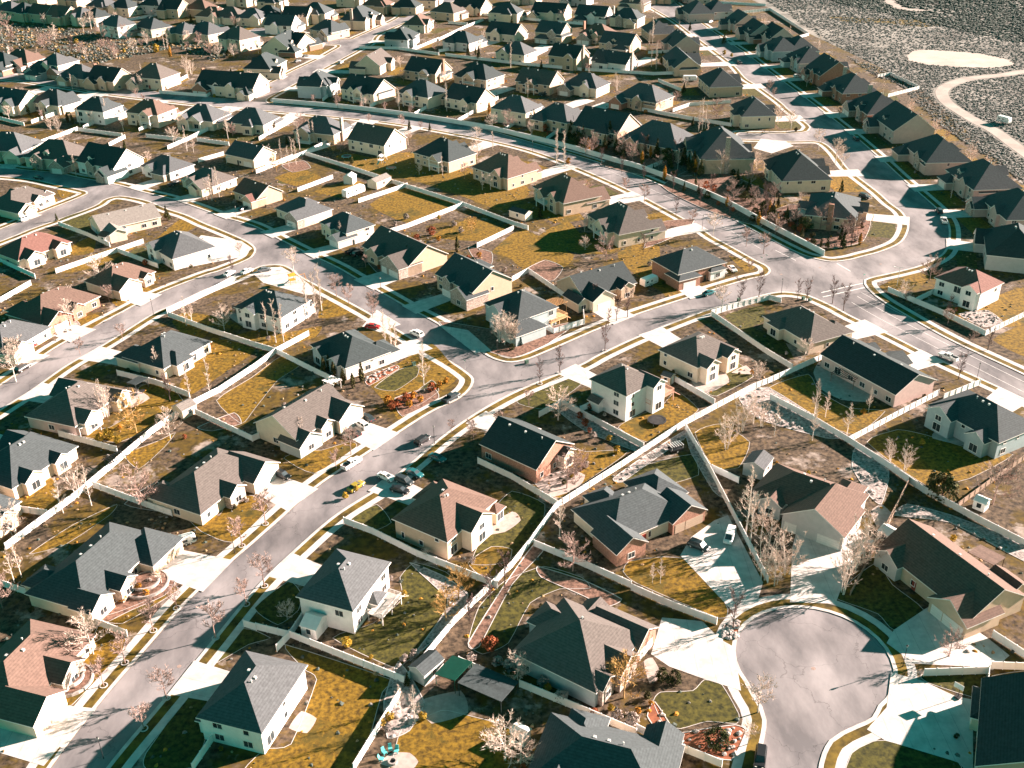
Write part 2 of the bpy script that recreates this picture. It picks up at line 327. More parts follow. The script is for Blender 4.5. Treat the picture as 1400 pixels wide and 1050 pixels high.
VENTM = MB().tube((0, 0, -.3), (0, 0, .55), .11, .11, 6).tube((0, 0, .5), (0, 0, .62), .2, .16, 6, cap=True).mesh('roof_vent', VENT)
BOXV = MB().box(-.25, .25, -.25, .25, -.2, .28).mesh('roof_vent', VENT)
HOUSES = []
def put(me, name, parent, loc, rz=0):
    return link(name, me, parent, loc, rz)
FACES = {'f': (0, 1), 'b': (0, -1), 'r': (1, 0), 'l': (-1, 0)}
def house(P, ang, w_, d_, h, rt, rc, wc, gs, wings, det, rng, ref, pitch=.55, extra=''):
    """local frame: +y looks to the street, x runs along it; wings = (x0,x1,y0,y1,eave,roof,wall)"""
    root = empty('house', (P.x, P.y, .12), ang)
    R = MB(); Wl = MB(); mats = [WALLS[wc]]; x0, x1, y0, y1 = -w_/2, w_/2, -d_/2, d_/2
    def mi(n):
        m = WALLS[n]
        if m not in mats: mats.append(m)
        return mats.index(m)
    over = .5
    zr, ridge = (roof_hip if rt[0] == 'h' else roof_gable)(R, x0, x1, y0, y1, h, pitch, over, rt[1])
    walls(Wl, x0, x1, y0, y1, h, rt, pitch)
    for k, (a0, a1, b0, b1, hh, t, wn) in enumerate(wings):
        hh = hh-.03*(k+1)
        (roof_hip if t[0] == 'h' else roof_gable)(R, a0, a1, b0, b1, hh, pitch*(1.0+.02*(k+1)), over*.9, t[1])
        walls(Wl, a0, a1, b0, b1, hh, t, pitch*(1.0+.02*(k+1)), mi=mi(wn) if wn else 0)
    if 'chim' in extra:
        Wl.box(x1-.1, x1+.9, -1.2, .6, 0, zr+.4, mi('stone' if rng.random() < .6 else 'brick'))
    link('wall', Wl.mesh('wall', mats), root)
    roof = link('roof', R.mesh('roof', [ROOFS[rc], TRIM]), root)
    # openings
    def blocked(face, u, half):
        for a0, a1, b0, b1, hh, t, wn in wings:
            if face == 'f' and b1 > y1+.3 and a0-half < u < a1+half: return True
            if face == 'b' and b0 < y0-.3 and a0-half < u < a1+half: return True
            if face == 'r' and a1 > x1+.3 and b0-half < u < b1+half: return True
            if face == 'l' and a0 < x0-.3 and b0-half < u < b1+half: return True
        return False
    def window(face, u, z, kind, base=None):
        if base is None: base = {'f': y1, 'b': y0, 'r': x1, 'l': x0}[face]
        nx, ny = FACES[face]
        loc = (u, base+.0*ny, z) if face in 'fb' else (base, u, z)
        rz = {'f': 0, 'b': math.pi, 'r': -math.pi/2, 'l': math.pi/2}[face]
        fr, pn = WIN[kind]
        o = put(fr, 'window', root, loc, rz); q = put(pn, 'pane', o, (0, 0, 0))
        return o
    floors = [1.5] if h < 5.0 else ([1.5, min(4.3, h-1.0)] if h < 7.4 else [1.4, 4.1, 6.7])
    step = 3.6 if det > 1 else (4.6 if det == 1 else 6.5)
    for face in 'fbrl':
        L = w_ if face in 'fb' else d_
        n = max(1, int((L-2)/step))
        for i in range(n):
            u = -L/2+L*(i+.5)/n+rng.uniform(-.4, .4)
            if blocked(face, u, 1.2): continue
            for z in floors:
                if rng.random() < (.82 if face in 'fb' else .42):
                    window(face, u, z, rng.choice('ssdddt' if face != 'b' else 'sddpt') if z > 2 or face != 'b' else rng.choice('dpds'))
    for a0, a1, b0, b1, hh, t, wn in wings:
        c = (a0+a1)/2
        if b1 > y1+.3 and abs(c-gs*w_*.3) > w_*.25 and det > 0: window('f', c, 1.5, 'd', b1)
        if b0 < y0-.3 and det > 0:
            window('b', c, min(1.6, hh-1.2), 'p', b0)
            if hh > 5: window('b', c, hh-1.05, 'd', b0)
    # garage
    gw = [g for g in wings if g[3] > y1+.3 and ((g[0]+g[1])/2)*gs > 0]
    if gw: g = max(gw, key=lambda q: q[1]-q[0]); gx, gy, gwid = (g[0]+g[1])/2, g[3], g[1]-g[0]
    else: gx, gy, gwid = gs*(w_/2-4), y1, 7.5
    gm = 'w' if rng.random() < .7 else 't'
    if gwid >= 8.6:
        put(GD[gm+'2'], 'garage_door', root, (gx-gwid/2+3.0, gy, 0)); put(GD[gm+'1'], 'garage_door', root, (gx+gwid/2-2.0, gy, 0))
    else: put(GD[gm+'2'], 'garage_door', root, (gx, gy, 0))
    dx = -gs*w_*.08
    if not blocked('f', dx, .6): put(rng.choice(DOORS), 'door', root, (dx, y1, 0))
    # vents
    if det > 0 and ridge:
        a, b = Vector(ridge[0]), Vector(ridge[1])
        for k in range(3 if det > 1 else 2):
            t = (k+.6)/3.4; p = a.lerp(b, t); off = Vector((0, -.9 if rng.random() < .7 else .9, -.55)) if rt[1] == 'x' else Vector((-.9, 0, -.55))
            put(VENTM if k == 0 else BOXV, 'roof_vent', roof, p+off)
    if 'porch' in extra:
        pw = w_*rng.uniform(.26, .36); pc = rng.uniform(-.25, .25)*w_; pd = 3.4; ph = h-.12; R2 = MB()
        roof_gable(R2, pc-pw/2, pc+pw/2, y0-pd, y0+4, ph, pitch*1.03, .4, 'y'); link('porch_roof', R2.mesh('porch_roof', [ROOFS[rc], TRIM]), root)
        G2 = MB(); zt = ph+pw/2*pitch; G2.add([(pc-pw/2, y0-pd+.1, ph), (pc+pw/2, y0-pd+.1, ph), (pc, y0-pd+.1, zt), (pc-pw/2, y0-pd+.25, ph), (pc+pw/2, y0-pd+.25, ph), (pc, y0-pd+.25, zt)], [(0, 1, 2), (5, 4, 3), (0, 3, 4, 1)]); link('porch_gable', G2.mesh('porch_gable', mats[0]), root)
        fl = MB(); zf = 2.5 if h > 5 else .3; fl.box(pc-pw/2, pc+pw/2, y0-pd, y0-.01, zf-.2, zf)
        for k in range(9): u = pc-pw/2+pw*k/8; fl.box(u-.03, u+.03, y0-pd, y0-pd+.06, zf, zf+.9)
        fl.box(pc-pw/2, pc+pw/2, y0-pd-.005, y0-pd+.07, zf+.9, zf+1.0); link('porch_deck', fl.mesh('porch_deck', TRIM), root)
        pp = MB().box(-.14, .14, -.14, .14, 0, ph+.02).mesh('porch_post', TRIM)
        for s_ in (-1, 1): put(pp, 'porch_post', root, (pc+s_*(pw/2-.2), y0-pd+.3, 0))
    if 'dormer' in extra:
        R3 = MB(); W3 = MB(); dx0 = rng.uniform(-.2, .2)*w_; dw = 2.6
        roof_gable(R3, dx0-dw/2, dx0+dw/2, y1-3.6, y1-1.0, h+1.9, .7, .25, 'y', .12); walls(W3, dx0-dw/2, dx0+dw/2, y1-3.6, y1-1.0, h+1.9, 'gy', .7, z0=h-.3)
        dm = link('dormer', W3.mesh('dormer', mats[0]), root); link('dormer_roof', R3.mesh('dormer_roof', [ROOFS[rc], TRIM]), dm)
        o = put(WIN['s'][0], 'window', dm, (dx0, y1-1.0, h+1.15)); put(WIN['s'][1], 'pane', o, (0, 0, 0))
    root['_ref'] = ref
    H = dict(root=root, P=P.to_2d(), ang=ang, w=w_, d=d_, h=h, gx=gx, gy=gy, gw=gwid, ref=ref, rc=rc, wc=wc, rt=rt, det=det)
    HOUSES.append(H); return H
def loc2w(H, x, y, z=.12):
    c, s = math.cos(H['ang']), math.sin(H['ang']); return Vector((H['P'].x+x*c-y*s, H['P'].y+x*s+y*c, z))
ORD = ['', 'first', 'second', 'third', 'fourth', 'fifth', 'sixth', 'seventh', 'eighth', 'ninth', 'tenth', 'eleventh', 'twelfth', 'thirteenth', 'fourteenth', 'fifteenth', 'sixteenth', 'seventeenth', 'eighteenth', 'nineteenth', 'twentieth', 'twenty-first', 'twenty-second', 'twenty-third', 'twenty-fourth']
NDRIVE = [0]
def zstep(): NDRIVE[0] += 1; return (NDRIVE[0] % 4)*.0012
def driveway(H, road, half, width=None):
    a = loc2w(H, H['gx'], H['gy']).to_2d(); r = nearest(road, a)
    wd = (width or max(6.0, H['gw']-.6)); t = r[2]; n = (r[1]-a)
    if n.length < half+.5 or n.length > 45: return
    e = r[1]-n.normalized()*(half-.35); ux = Vector((math.cos(H['ang']), math.sin(H['ang'])))
    if t.dot(ux) < 0: t = -t
    tx = t if abs(t.dot(ux)) > .6 else ux
    m = MB(); z = .138+zstep()
    pts = [a-ux*wd/2, a+ux*wd/2, e+tx*(wd/2+.9), e-tx*(wd/2+.9)]
    if area(pts) < 0: pts = pts[::-1]
    o = sheet('driveway', pts, z, CONCD); Mx = Matrix.Translation((a.x, a.y, 0)) @ Matrix.Rotation(H['ang'], 4, 'Z')
    o.data.transform(Mx.inverted()); o.matrix_world = Mx
def lawn(pts, m=None, z=.128):
    return sheet('lawn', pts, z+zstep(), m or GRASS)
STREETS = {}
def street(k, pts, half): STREETS[k] = (px2(pts), half)
street('A', [(108,1048),(237,892),(350,771),(433,696),(500,648),(550,613),(597,582),(655,548),(720,513),(790,480),(870,446),(960,417),(1030,398)], 5.4)
street('B', [(-60,232),(0,236),(60,242),(110,250),(160,261),(225,278),(290,303),(345,325),(400,352),(450,380),(500,406),(558,440),(610,470),(650,495)], 5.2)
street('C', [(345,362),(290,383),(235,408),(185,436),(115,472),(70,500),(0,545),(-80,590)], 5.2)
street('O', [(122,273),(80,292),(0,323),(-80,352)], 4.6)
street('D', [(-100,94),(0,104),(75,114),(170,127),(290,139),(350,144),(385,149),(475,156),(545,163),(640,180),(712,198),(800,224),(875,255),(960,296),(1050,345),(1120,385),(1200,430),(1280,472),(1400,530)], 6.4)
street('E', [(365,130),(420,96),(470,70),(495,57),(530,38),(560,22),(600,6)], 5.5)
street('R', [(860,-8),(890,6),(925,20),(945,34),(1000,72),(1050,110),(1095,144),(1150,190),(1200,238),(1240,272),(1268,300),(1268,330),(1230,350),(1180,366),(1140,380)], 6.6)
street('G', [(520,88),(600,102),(660,110),(730,122),(800,132),(870,145)], 4.5)
street('H', [(560,40),(600,45),(660,50),(720,57),(800,66),(900,78)], 4.5)
street('I', [(560,14),(640,22),(720,26),(800,32),(900,40)], 4.5)
street('W', [(-60,-8),(0,-4),(100,4),(200,14),(300,30),(345,40),(440,56)], 5)
street('X', [(-60,-40),(0,-36),(200,-22),(400,-10),(600,-4)], 5)
# ------------------------------------------------------------------ the neighbourhood, house by house
# (x, y, width, depth, eave, roof form, roof colour, wall colour, garage side, detail, opts)
def wings_for(w_, d_, h, gs, style, rng):
    """garage wing, entry gables and back gables of the usual tract plans"""
    W = []; gh = 3.2 if h < 5 else 3.4
    gw = rng.choice([7.5, 8, 9.4]); x = gs*(w_/2-gw/2-.0+rng.choice([-.4, .6, 1.6]))
    gd = rng.uniform(2.6, 6.0)
    W.append((x-gw/2, x+gw/2, d_/2-5.5, d_/2+gd, gh, 'gy' if style % 3 else 'hy', None if style % 2 else rng.choice(['stone', 'brick', None])))
    if gd > 4 and style % 2: W.append((x-gs*gw*.1-2.2, x-gs*gw*.1+2.2, d_/2-3, d_/2+gd+.7, gh-.15, 'gy', rng.choice(['stone', None])))
    ew = rng.uniform(4.2, 6.6); ex = -gs*w_*rng.uniform(.06, .20)
    if style % 4 != 3: W.append((ex-ew/2, ex+ew/2, d_/2-6, d_/2+rng.uniform(1.0, 2.2), h-.1, 'gy', rng.choice([None, 'stone', None])))
    if style % 3 != 1:
        sw = rng.uniform(4.5, 6); sx = -gs*(w_/2-sw/2+rng.uniform(-.5, 1.8)); W.append((sx-sw/2, sx+sw/2, -d_*rng.uniform(.2, .45), d_/2+rng.uniform(-2, 1.4), max(3.3, h-rng.choice([.4, 1.4])), rng.choice(['hy', 'gy']), None))
    bw = rng.uniform(5, 8); bx = rng.choice([-1, 1])*rng.uniform(.12, .30)*w_
    if style % 5 != 4: W.append((bx-bw/2, bx+bw/2, -d_/2-rng.uniform(1.4, 3.6), -d_/2+6, h-.2, 'gy' if style % 2 else 'hy', None))
    return W
ROWS = []
def row(short, where, st, side, lst, det): ROWS.append((short, where, st, side, lst, det))
# near blocks: every house has its own short reference
row('A1', None, 'A', 0, [
 (30,905,21,14,3.4,'hx','brown','cream',1,2,dict(ref='the brown-roofed house at the lower left corner',wings=[(3.0,11,3,11,3.2,'gy','cream'),(-4.5,1.5,4,9.4,3.4,'gy','stone')])),
 (132,765,24,14,3.6,'hx','slate','cream',-1,2,dict(ref='the sprawling house beside the terraced garden',wings=[(-13.5,-4,1,10.5,3.3,'hy','cream'),(0.5,5.0,4,9.8,3.6,'gy','stone'),(6.5,12.5,4,9.0,3.5,'gy',None),(4,10,-10,-3,3.5,'hy',None)])),
 (285,650,22,14,3.6,'hx','tan','cream',-1,2,dict(ref='the house behind the round stone planter',wings=[(-12.5,-3.5,0,10,3.4,'gy','cream'),(-1.5,3.5,3,9.0,3.6,'gy','stone'),(5.2,10.5,-9.2,-2,3.6,'hy',None)])),
 (414,562,19,14,4.4,'gx','tan','cream',-1,2,dict(ref='the tan-roofed house with three parked cars',wings=[(-11.5,-3,1,9.5,4.2,'gy','cream'),(3,10.5,2,9.0,3.2,'gy','blue'),(-2,2.2,3,8.4,4.4,'gy',None)])),
],2)
row('B0', None, 'B', 0, [
 (478,471,18,14,4.2,'hx','dark','white',1,2,dict(ref='the dark-roofed corner house behind the cypresses',wings=[(1,8.8,2,10.5,3.6,'hy',None),(-6,-1,-8.6,-2,4.2,'gy','blue'),(2,6.5,-8.2,-2,4.0,'gy','blue')])),
 (372,410,17,14,5.6,'hx','slate','white',1,2,dict(ref='the white house with the teal round patio',tan=((330,418),(420,440)),front=(430,370),wings=[(0,8,4,10,3.4,'hy',None),(-5,0,-8.8,-2,5.6,'gy',None)])),
],2)
row('C1', None, 'C', 0, [
 (228,472,18,15,3.8,'hx','slate','cream',-1,2,dict(ref='the house below the side street fence',wings=[(-9.5,-2,2,10.5,3.4,'hy',None),(-6,0,-9.5,-2,3.8,'hy',None)])),
 (103,545,19,15,3.8,'hx','tan','pink',1,2,dict(ref='the house with the white patio cover',wings=[(1.5,10,1,9.6,3.3,'gy',None),(-8,-2,-9.3,-2,3.8,'gy','cream'),(4,9,-9.6,-2,3.8,'gy','cream')])),
 (28,622,19,15,3.8,'hx','slate','cream',1,2,dict(ref='the house with the pink back patio',wings=[(1.5,9.5,1,10.0,3.3,'gy',None),(-7,-2,-9.0,-2,3.8,'gy','cream'),(2,6,-8.8,-2,3.8,'gy','cream')])),
 (-58,700,19,15,3.8,'hx','slate','cream',1,1,dict(ref='the cut-off house above the orange shed')),
],2)
row('A2', None, 'A', 1, [
 (345,937,15.5,11.5,5.8,'hx','grey','white',1,2,dict(ref='the white two-storey box with a square patio',wings=[(-6.6,-.6,2,7.2,3.4,'hy',None)])),
 (470,785,14.7,11.5,6.4,'hx','grey','white',1,2,dict(ref='the white house with the raised deck',wings=[(1.0,8.2,2,7.6,3.4,'hy',None),(-1,2.2,-7.4,-4,3.2,'hy',None)])),
 (608,690,17,14,5.4,'hx','brown','tan',1,2,dict(ref='the big brown-roofed house by the crowded drive',wings=[(-3.5,4,-9.6,-1,5.4,'gy','cream'),(2,9,2,10.2,3.4,'hy','tan'),(7,9.8,-8.6,-3,3.6,'hy','cream')])),
 (720,602,13.5,17,4.2,'gy','dark','brick',1,2,dict(ref='the dark gabled house with brick sides',wings=[(1.5,5.4,-10.2,-5,4.0,'gy','cream'),(4.5,8.4,3,9.6,3.2,'gy',None)])),
 (853,513,11.5,12,8.0,'hx','tan','white',1,2,dict(ref='the white three-storey house with two decks',wings=[(-7.6,-5.0,1.6,5,2.9,'gy',None),(2,6.5,-8.4,-2,8.0,'gy','white'),(1,6.6,2,8.6,4.2,'hy',None)])),
 (955,472,16,13.5,5.2,'hx','tan','cream',1,2,dict(ref='the cream twin-gabled house beside the three-storey one',wings=[(-7.0,-2,-9.2,-1,5.2,'gy','cream'),(2,7,-8.8,-1,5.2,'gy','cream'),(0,8,2,8.8,3.4,'hy',None)])),
],2)
row('D2', None, 'D', 1, [
 (1102,438,20,14,4.0,'hx','tan','cream',1,2,dict(ref='the corner house with the red-brown deck',wings=[(-6,-1,-8.8,-2,4.0,'hy','cream'),(1,9.4,2,9.4,3.5,'hy',None)])),
 (1200,497,26,14.5,4.0,'gx','dark','pink',-1,2,dict(ref='the long black-roofed house with the curved patio',pitch=.5,wings=[(-5,2.5,2,10.5,3.3,'gy',None),(-12,-8,2,9.5,3.2,'gy',None)])),
 (1345,562,20,14,5.2,'hx','slate','blue',-1,2,dict(ref='the shaded house with the long back deck',wings=[(-9,-2,-9.2,-1,5.2,'gy','blue'),(3,8,-9.4,-1,4.4,'gy','blue'),(-9,-1,2,10,3.4,'hy',None)])),
],2)
row('T', None, 'A', 0, [
 (862,692,20,14,3.6,'hx','slate','cream',-1,2,dict(ref='the many-gabled house with the pale van outside',tan=((862,758),(945,722)),front=(920,800),wings=[(-14,-5,1,8.5,3.3,'gy','brick'),(-15,-6,-9.5,1,3.4,'hy','cream'),(4,11.5,2,10.5,3.6,'gy','brick'),(-1,5,-10,-2,3.6,'hy',None)])),
 (792,872,17,17,4.4,'hy','tan','blue',-1,2,dict(ref='the big blue-walled house left of the cul-de-sac',tan=((825,945),(895,860)),front=(950,900),wings=[(-12,-4.5,-1,9.5,3.6,'gy','brick'),(-3,3,4,10.4,4.4,'gy','stone'),(-6,0,-11,-3,4.2,'hy',None),(3.5,7.5,3,9.4,4.2,'gy','stone'),(-11.5,-7,-5,0,3.6,'gx',None)])),
 (1108,668,21,13,4.0,'hx','brown','grey',-1,2,dict(ref='the brown house atop the cul-de-sac',tan=((1085,700),(1180,735)),front=(1120,800),pitch=.6,wings=[(-12,1.5,0,11.0,4.0,'gy','grey'),(-9,-4,-10,-2,3.6,'hy',None),(3,8,2,8.6,3.8,'gy','grey')])),
 (1300,775,24,14,3.8,'gx','brown','tan',-1,2,dict(ref='the tan house right of the cul-de-sac',tan=((1225,760),(1340,850)),front=(1200,860),wings=[(-13,-4,0,9,3.4,'gy','tan'),(5.5,11.5,1,8.5,3.8,'gy','grey'),(-10,-4,-11,-5,3.0,'gx',None)])),
 (1416,1000,20,16,4.6,'gx','dark','tan',1,2,dict(ref='the black-roofed house at the lower right corner',tan=((1335,960),(1328,1050)),front=(1200,980),wings=[(2,9,2,9.2,3.4,'hy','cream')])),
 (828,1036,22,14,3.8,'hx','slate','cream',1,2,dict(ref='the slate-roofed house cut by the bottom edge',tan=((750,1010),(905,1050)),front=(960,1120),wings=[(-6,0,2,9,3.8,'gy','cream'),(-10.5,-5,-9.5,-2,3.7,'gy',None),(2,8,-9.2,-2,3.7,'hy',None),(3,10,1,9.5,3.5,'hy',None)])),
],2)
row('K1', None, 'B', 1, [
 (648,374,17,14,5.4,'gx','slate','tan',1,2,dict(sc=1.12,ref='the tan house with the striped driveway',wings=[(-9,-1.5,2,9.6,3.6,'gy','stone'),(.5,4,3,8.2,5.4,'gy','stone'),(3,8.4,-9,-2,5.0,'hy',None)])),
 (553,338,20,13,3.6,'gx','tan','tan',-1,2,dict(sc=1.28,ref='the brown gabled house behind two pines',wings=[(-10,-2,2,9.5,3.5,'gy','stone'),(1,6,2,8.2,3.6,'gy',None)])),
 (474,301,16,12,5.0,'hx','slate','cream',-1,2,dict(ref='the house behind the tall dead trunk',wings=[(-8.5,-3,2,10.2,3.0,'gy','grey'),(-1,3,2,7.8,5.0,'gy',None)])),
 (415,281,17,13,3.8,'hx','grey','cream',-1,1,dict(ref='the cream house with the white sunroom',wings=[(-8.5,-1,2,9.8,3.6,'gy','stone'),(3,8,-9,-3,3.2,'hx','white')])),
 (352,258,15,12,3.6,'gx','red','tan',-1,1,dict(ref='the small house with the reddish roof',wings=[(-7.5,-1.5,2,8.8,3.2,'gy',None)])),
 (285,240,18,13,3.6,'hx','tan','cream',-1,1,dict(ref='the tan-roofed house by the white bare birches')),
 (228,222,18,13,3.8,'hx','grey','white',-1,1,dict(ref='the white house with two dark arched garages')),
 (342,206,17,13,4.0,'gx','grey','cream',-1,1,dict(ref='the house with the white covered porch',wings=[(-6,4,-9,-4,2.8,'hx','white')])),
],2)
row('K2', None, 'A', 0, [
 (712,412,14,13,6.0,'hx','slate','blue',-1,2,dict(sc=1.13,ref='the blue-grey corner house with the orange pergola',tan=((645,420),(690,445)),front=(590,480),wings=[(-10.5,-3,0,10,3.2,'hy','blue'),(-1.5,3,3,8.2,6.0,'gy','blue')])),
 (815,382,18,13,3.8,'gx','dark','tan',1,2,dict(sc=1.12,ref='the dark-roofed house with the white camper trailer',wings=[(1,8.5,2,10.0,3.4,'gy','cream'),(-7,-2.5,2,8.4,3.8,'gy','tan'),(8.6,12,1,8,3.0,'gy','cream')])),
 (942,352,19,14,5.2,'hx','slate','brick',1,2,dict(ref='the brick-sided house beside two white cars',wings=[(2,10.5,2,9.0,3.8,'hy','brick'),(-9,-3,1,8,3.6,'hy','white')])),
],2)
row('O', None, 'O', 1, [
 (28,268,20,13,3.8,'hx','tan','cream',1,1,dict(ref='the cream house on the left corner')),
],1)
row('N', None, 'B', 0, [
 (170,295,13.5,22,3.6,'gy','light','cream',1,2,dict(ref='the long pale-roofed cream house',tan=((120,310),(140,328)),front=(60,330),pitch=.5,wings=[(-13,-5,4,10,3.2,'gx',None)])),
 (246,331,17,14,4.6,'hx','grey','white',1,2,dict(sc=1.1,ref='the white house on the pale bend',tan=((195,322),(235,345)),front=(340,300),wings=[(-6,0,-8.5,-2,4.6,'gy',None)])),
],1)
row('N2', None, 'C', 1, [
 (163,373,17,13,3.6,'hx','brown','cream',1,2,dict(ref='the cream house with the blank white driveway',wings=[(-.5,8,2,9.8,3.4,'gy','cream'),(-6.5,-3,2,8.2,3.4,'gy','stone')])),
 (72,412,22,15,3.8,'hx','brown','brick',1,2,dict(ref='the brown-roofed brick house with the rock garden',wings=[(2,10.5,2,10.2,3.4,'gy','brick'),(-4,.5,2,9.0,3.8,'gy','brick'),(2,9,-10.2,-2,3.6,'hy',None)])),
 (10,455,18,14,3.6,'hx','grey','cream',1,2,dict(ref='the house behind the red car',wings=[(1,8.5,2,10,3.3,'gy',None)])),
 (44,333,20,14,3.8,'hx','red','cream',1,2,dict(ref='the cream house with the reddish hip roof',tan=((0,355),(100,320)),front=(0,270),wings=[(-8,-2,-9.5,-2,3.8,'gy','cream'),(3,8,-9,-2,3.8,'gy','cream')])),
],2)
row('J', None, 'R', 0, [
 (1326,378,15,12,6.2,'hx','red','white',1,2,dict(ref='the white corner house with a reddish roof',tan=((1277,395),(1325,412)),front=(1390,330),wings=[(-8.5,-5,-4,2,5.6,'hy',None),(2,7,-7.6,-2,6.2,'gy','white')])),
],2)
row('the lower parkway row', "in the row along the parkway's lower side", 'D', 1, [
 (852,297,19,14,4.4,'hx','tan','cream',1,2,{}),(775,257,19,14,4.6,'hx','brown','tan',1,2,{}),(690,226,18,14,4.4,'hx','brown','tan',1,2,{}),(608,205,18,14,4.2,'hx','dark','tan',-1,2,{}),
 (515,186,18,13,4.2,'gx','tan','cream',-1,1,{}),(440,172,18,13,4.0,'hx','grey','tan',1,1,{}),(345,160,17,13,4.0,'hx','grey','cream',1,1,{}),(278,155,17,13,4.0,'hx','grey','cream',-1,1,{}),
 (206,147,16,12,5.4,'hx','brown','cream',1,1,{}),(134,143,15,12,5.6,'hx','slate','white',1,1,{}),(76,134,17,13,4.0,'hx','slate','cream',-1,1,{}),(22,134,18,13,4.2,'gx','slate','cream',1,1,{}),(-32,128,17,13,4.0,'hx','grey','cream',1,0,{}),
],1)
row('the left curve row', "in the row above the left end of the curving street", 'B', 1, [
 (150,215,18,13,4.4,'gx','dark','white',-1,1,{}),(80,206,19,13,4.0,'hx','tan','cream',-1,1,{}),(14,195,18,13,4.0,'hx','grey','cream',-1,1,{}),(-45,190,18,13,4.0,'hx','grey','cream',-1,0,{}),
],1)
row('the parkway wall row', "in the row behind the parkway's white wall", 'G', 0, [
 (435,108,15,12,5.6,'hx','slate','blue',1,1,dict(st='E')),(503,118,19,13,4.6,'gx','dark','cream',-1,1,{}),(578,122,17,13,5.0,'hx','slate','cream',1,1,{}),(642,130,17,12,4.2,'gx','dark','cream',-1,1,{}),
 (706,143,16,12,5.6,'hx','grey','cream',1,1,{}),(765,155,17,13,4.6,'hx','grey','tan',-1,1,{}),(830,168,17,13,5.0,'gx','slate','tan',1,1,dict(sc=1.15)),(903,186,19,13,4.6,'hx','grey','tan',-1,1,dict(sc=1.25)),
 (985,198,19,14,5.6,'hx','slate','tan',-1,1,dict(sc=1.28,st='R')),(1090,228,19,14,4.4,'hx','dark','cream',-1,2,dict(sc=1.12,st='R')),(1140,278,19,14,4.4,'hx','slate','tan',-1,2,dict(st='R',pitch=.5)),
],1)
row('the first inner row', 'in the row between the parkway wall and the next street up', 'G', 1, [
 (512,82,17,12,4.0,'gx','tan','cream',-1,1,dict(st='E')),(585,92,17,13,4.2,'gx','dark','tan',-1,1,{}),(655,99,18,13,4.2,'hx','dark','tan',-1,1,{}),(738,107,17,12,4.4,'gx','tan','tan',-1,1,{}),
 (802,111,16,12,4.2,'hx','grey','cream',1,1,{}),(882,128,19,13,4.4,'hx','grey','tan',1,1,{}),
],1)
row('the second inner row', 'in the second row above the parkway wall', 'H', 0, [
 (550,47,17,12,4.6,'hx','dark','blue',1,1,dict(st='E')),(632,52,16,12,4.4,'hx','slate','grey',1,1,{}),(706,67,16,12,4.8,'hx','grey','cream',-1,1,{}),(778,72,15,12,5.8,'gx','dark','tan',1,1,{}),(840,80,18,11,3.8,'gx','slate','white',1,1,{}),
 (932,82,24,12,3.8,'gx','slate','tan',-1,1,dict(st='R')),(985,108,19,14,4.6,'hx','slate','tan',-1,1,dict(st='R')),(1030,147,17,13,5.2,'hx','slate','cream',-1,1,dict(st='R')),
],1)
row('the third inner row', 'in the third row above the parkway wall', 'H', 1, [
 (572,28,16,12,4.4,'hx','brown','cream',-1,1,dict(st='E')),(692,41,18,12,4.0,'gx','dark','cream',1,1,{}),(757,40,15,12,5.4,'gx','slate','tan',1,1,{}),(818,42,16,12,4.6,'hx','brown','tan',1,1,{}),
 (848,55,17,12,4.4,'gx','slate','tan',-1,1,{}),(932,56,18,13,4.4,'gx','slate','pink',-1,1,dict(st='R')),(899,38,17,13,4.6,'hx','grey','tan',-1,1,dict(st='R')),
],1)
row('the topmost inner row', 'in the topmost row right of centre', 'I', 0, [
 (612,12,16,12,4.8,'hx','tan','tan',1,0,{}),(645,6,20,12,4.2,'gx','dark','cream',1,0,{}),(692,13,17,12,5.4,'hx','slate','cream',1,0,{}),(754,13,20,12,4.2,'gx','dark','cream',1,0,{}),(812,17,18,12,4.6,'gx','slate','white',1,0,{}),
 (858,20,16,12,5.0,'hx','slate','cream',-1,0,{}),(953,12,20,14,5.0,'hx','slate','pink',1,0,dict(st='R')),(868,0,15,12,4.6,'hx','tan','cream',1,0,{}),(720,-8,16,12,4.4,'hx','slate','cream',1,0,{}),(790,-6,16,12,4.4,'hx','slate','grey',1,0,{}),(905,-10,16,12,4.6,'hx','slate','tan',1,0,{}),
],0)
row('the T-junction row', 'in the row up the small street left of the T-junction', 'E', 0, [
 (330,112,19,13,4.4,'gx','dark','cream',-1,1,dict(st='D')),(362,85,19,13,4.6,'hx','dark','cream',1,1,{}),(388,57,19,13,4.6,'gx','dark','cream',1,1,{}),(450,37,17,13,4.2,'hx','slate','tan',-1,1,dict(st='W')),(492,20,22,15,5.4,'hx','slate','cream',-1,1,{}),
 (405,54,15,12,4.4,'gx','dark','cream',1,1,dict(st='W')),
],1)
row('the ravine fence row', 'in the upper left row along the ravine fence', 'W', 1, [
 (15,10,15,12,5.4,'hx','grey','cream',1,0,{}),(34,12,14,12,5.6,'hx','dark','tan',1,0,{}),(60,15,15,12,5.0,'gx','brown','brown' if False else 'tan',1,0,{}),(86,17,15,12,5.2,'gx','red','tan',1,0,{}),(112,18,15,12,5.2,'hx','grey','cream',1,0,{}),(132,19,13,11,5.2,'hx','dark','grey',1,0,{}),
 (160,30,17,12,6.6,'hx','grey','white',1,1,{}),(208,33,18,12,4.6,'hx','slate','cream',1,1,{}),(253,40,14,12,5.2,'hx','grey','tan',1,1,{}),(283,40,18,13,4.6,'hx','grey','cream',1,1,{}),(326,47,17,13,6.4,'hx','tan','cream',1,1,{}),
],0)
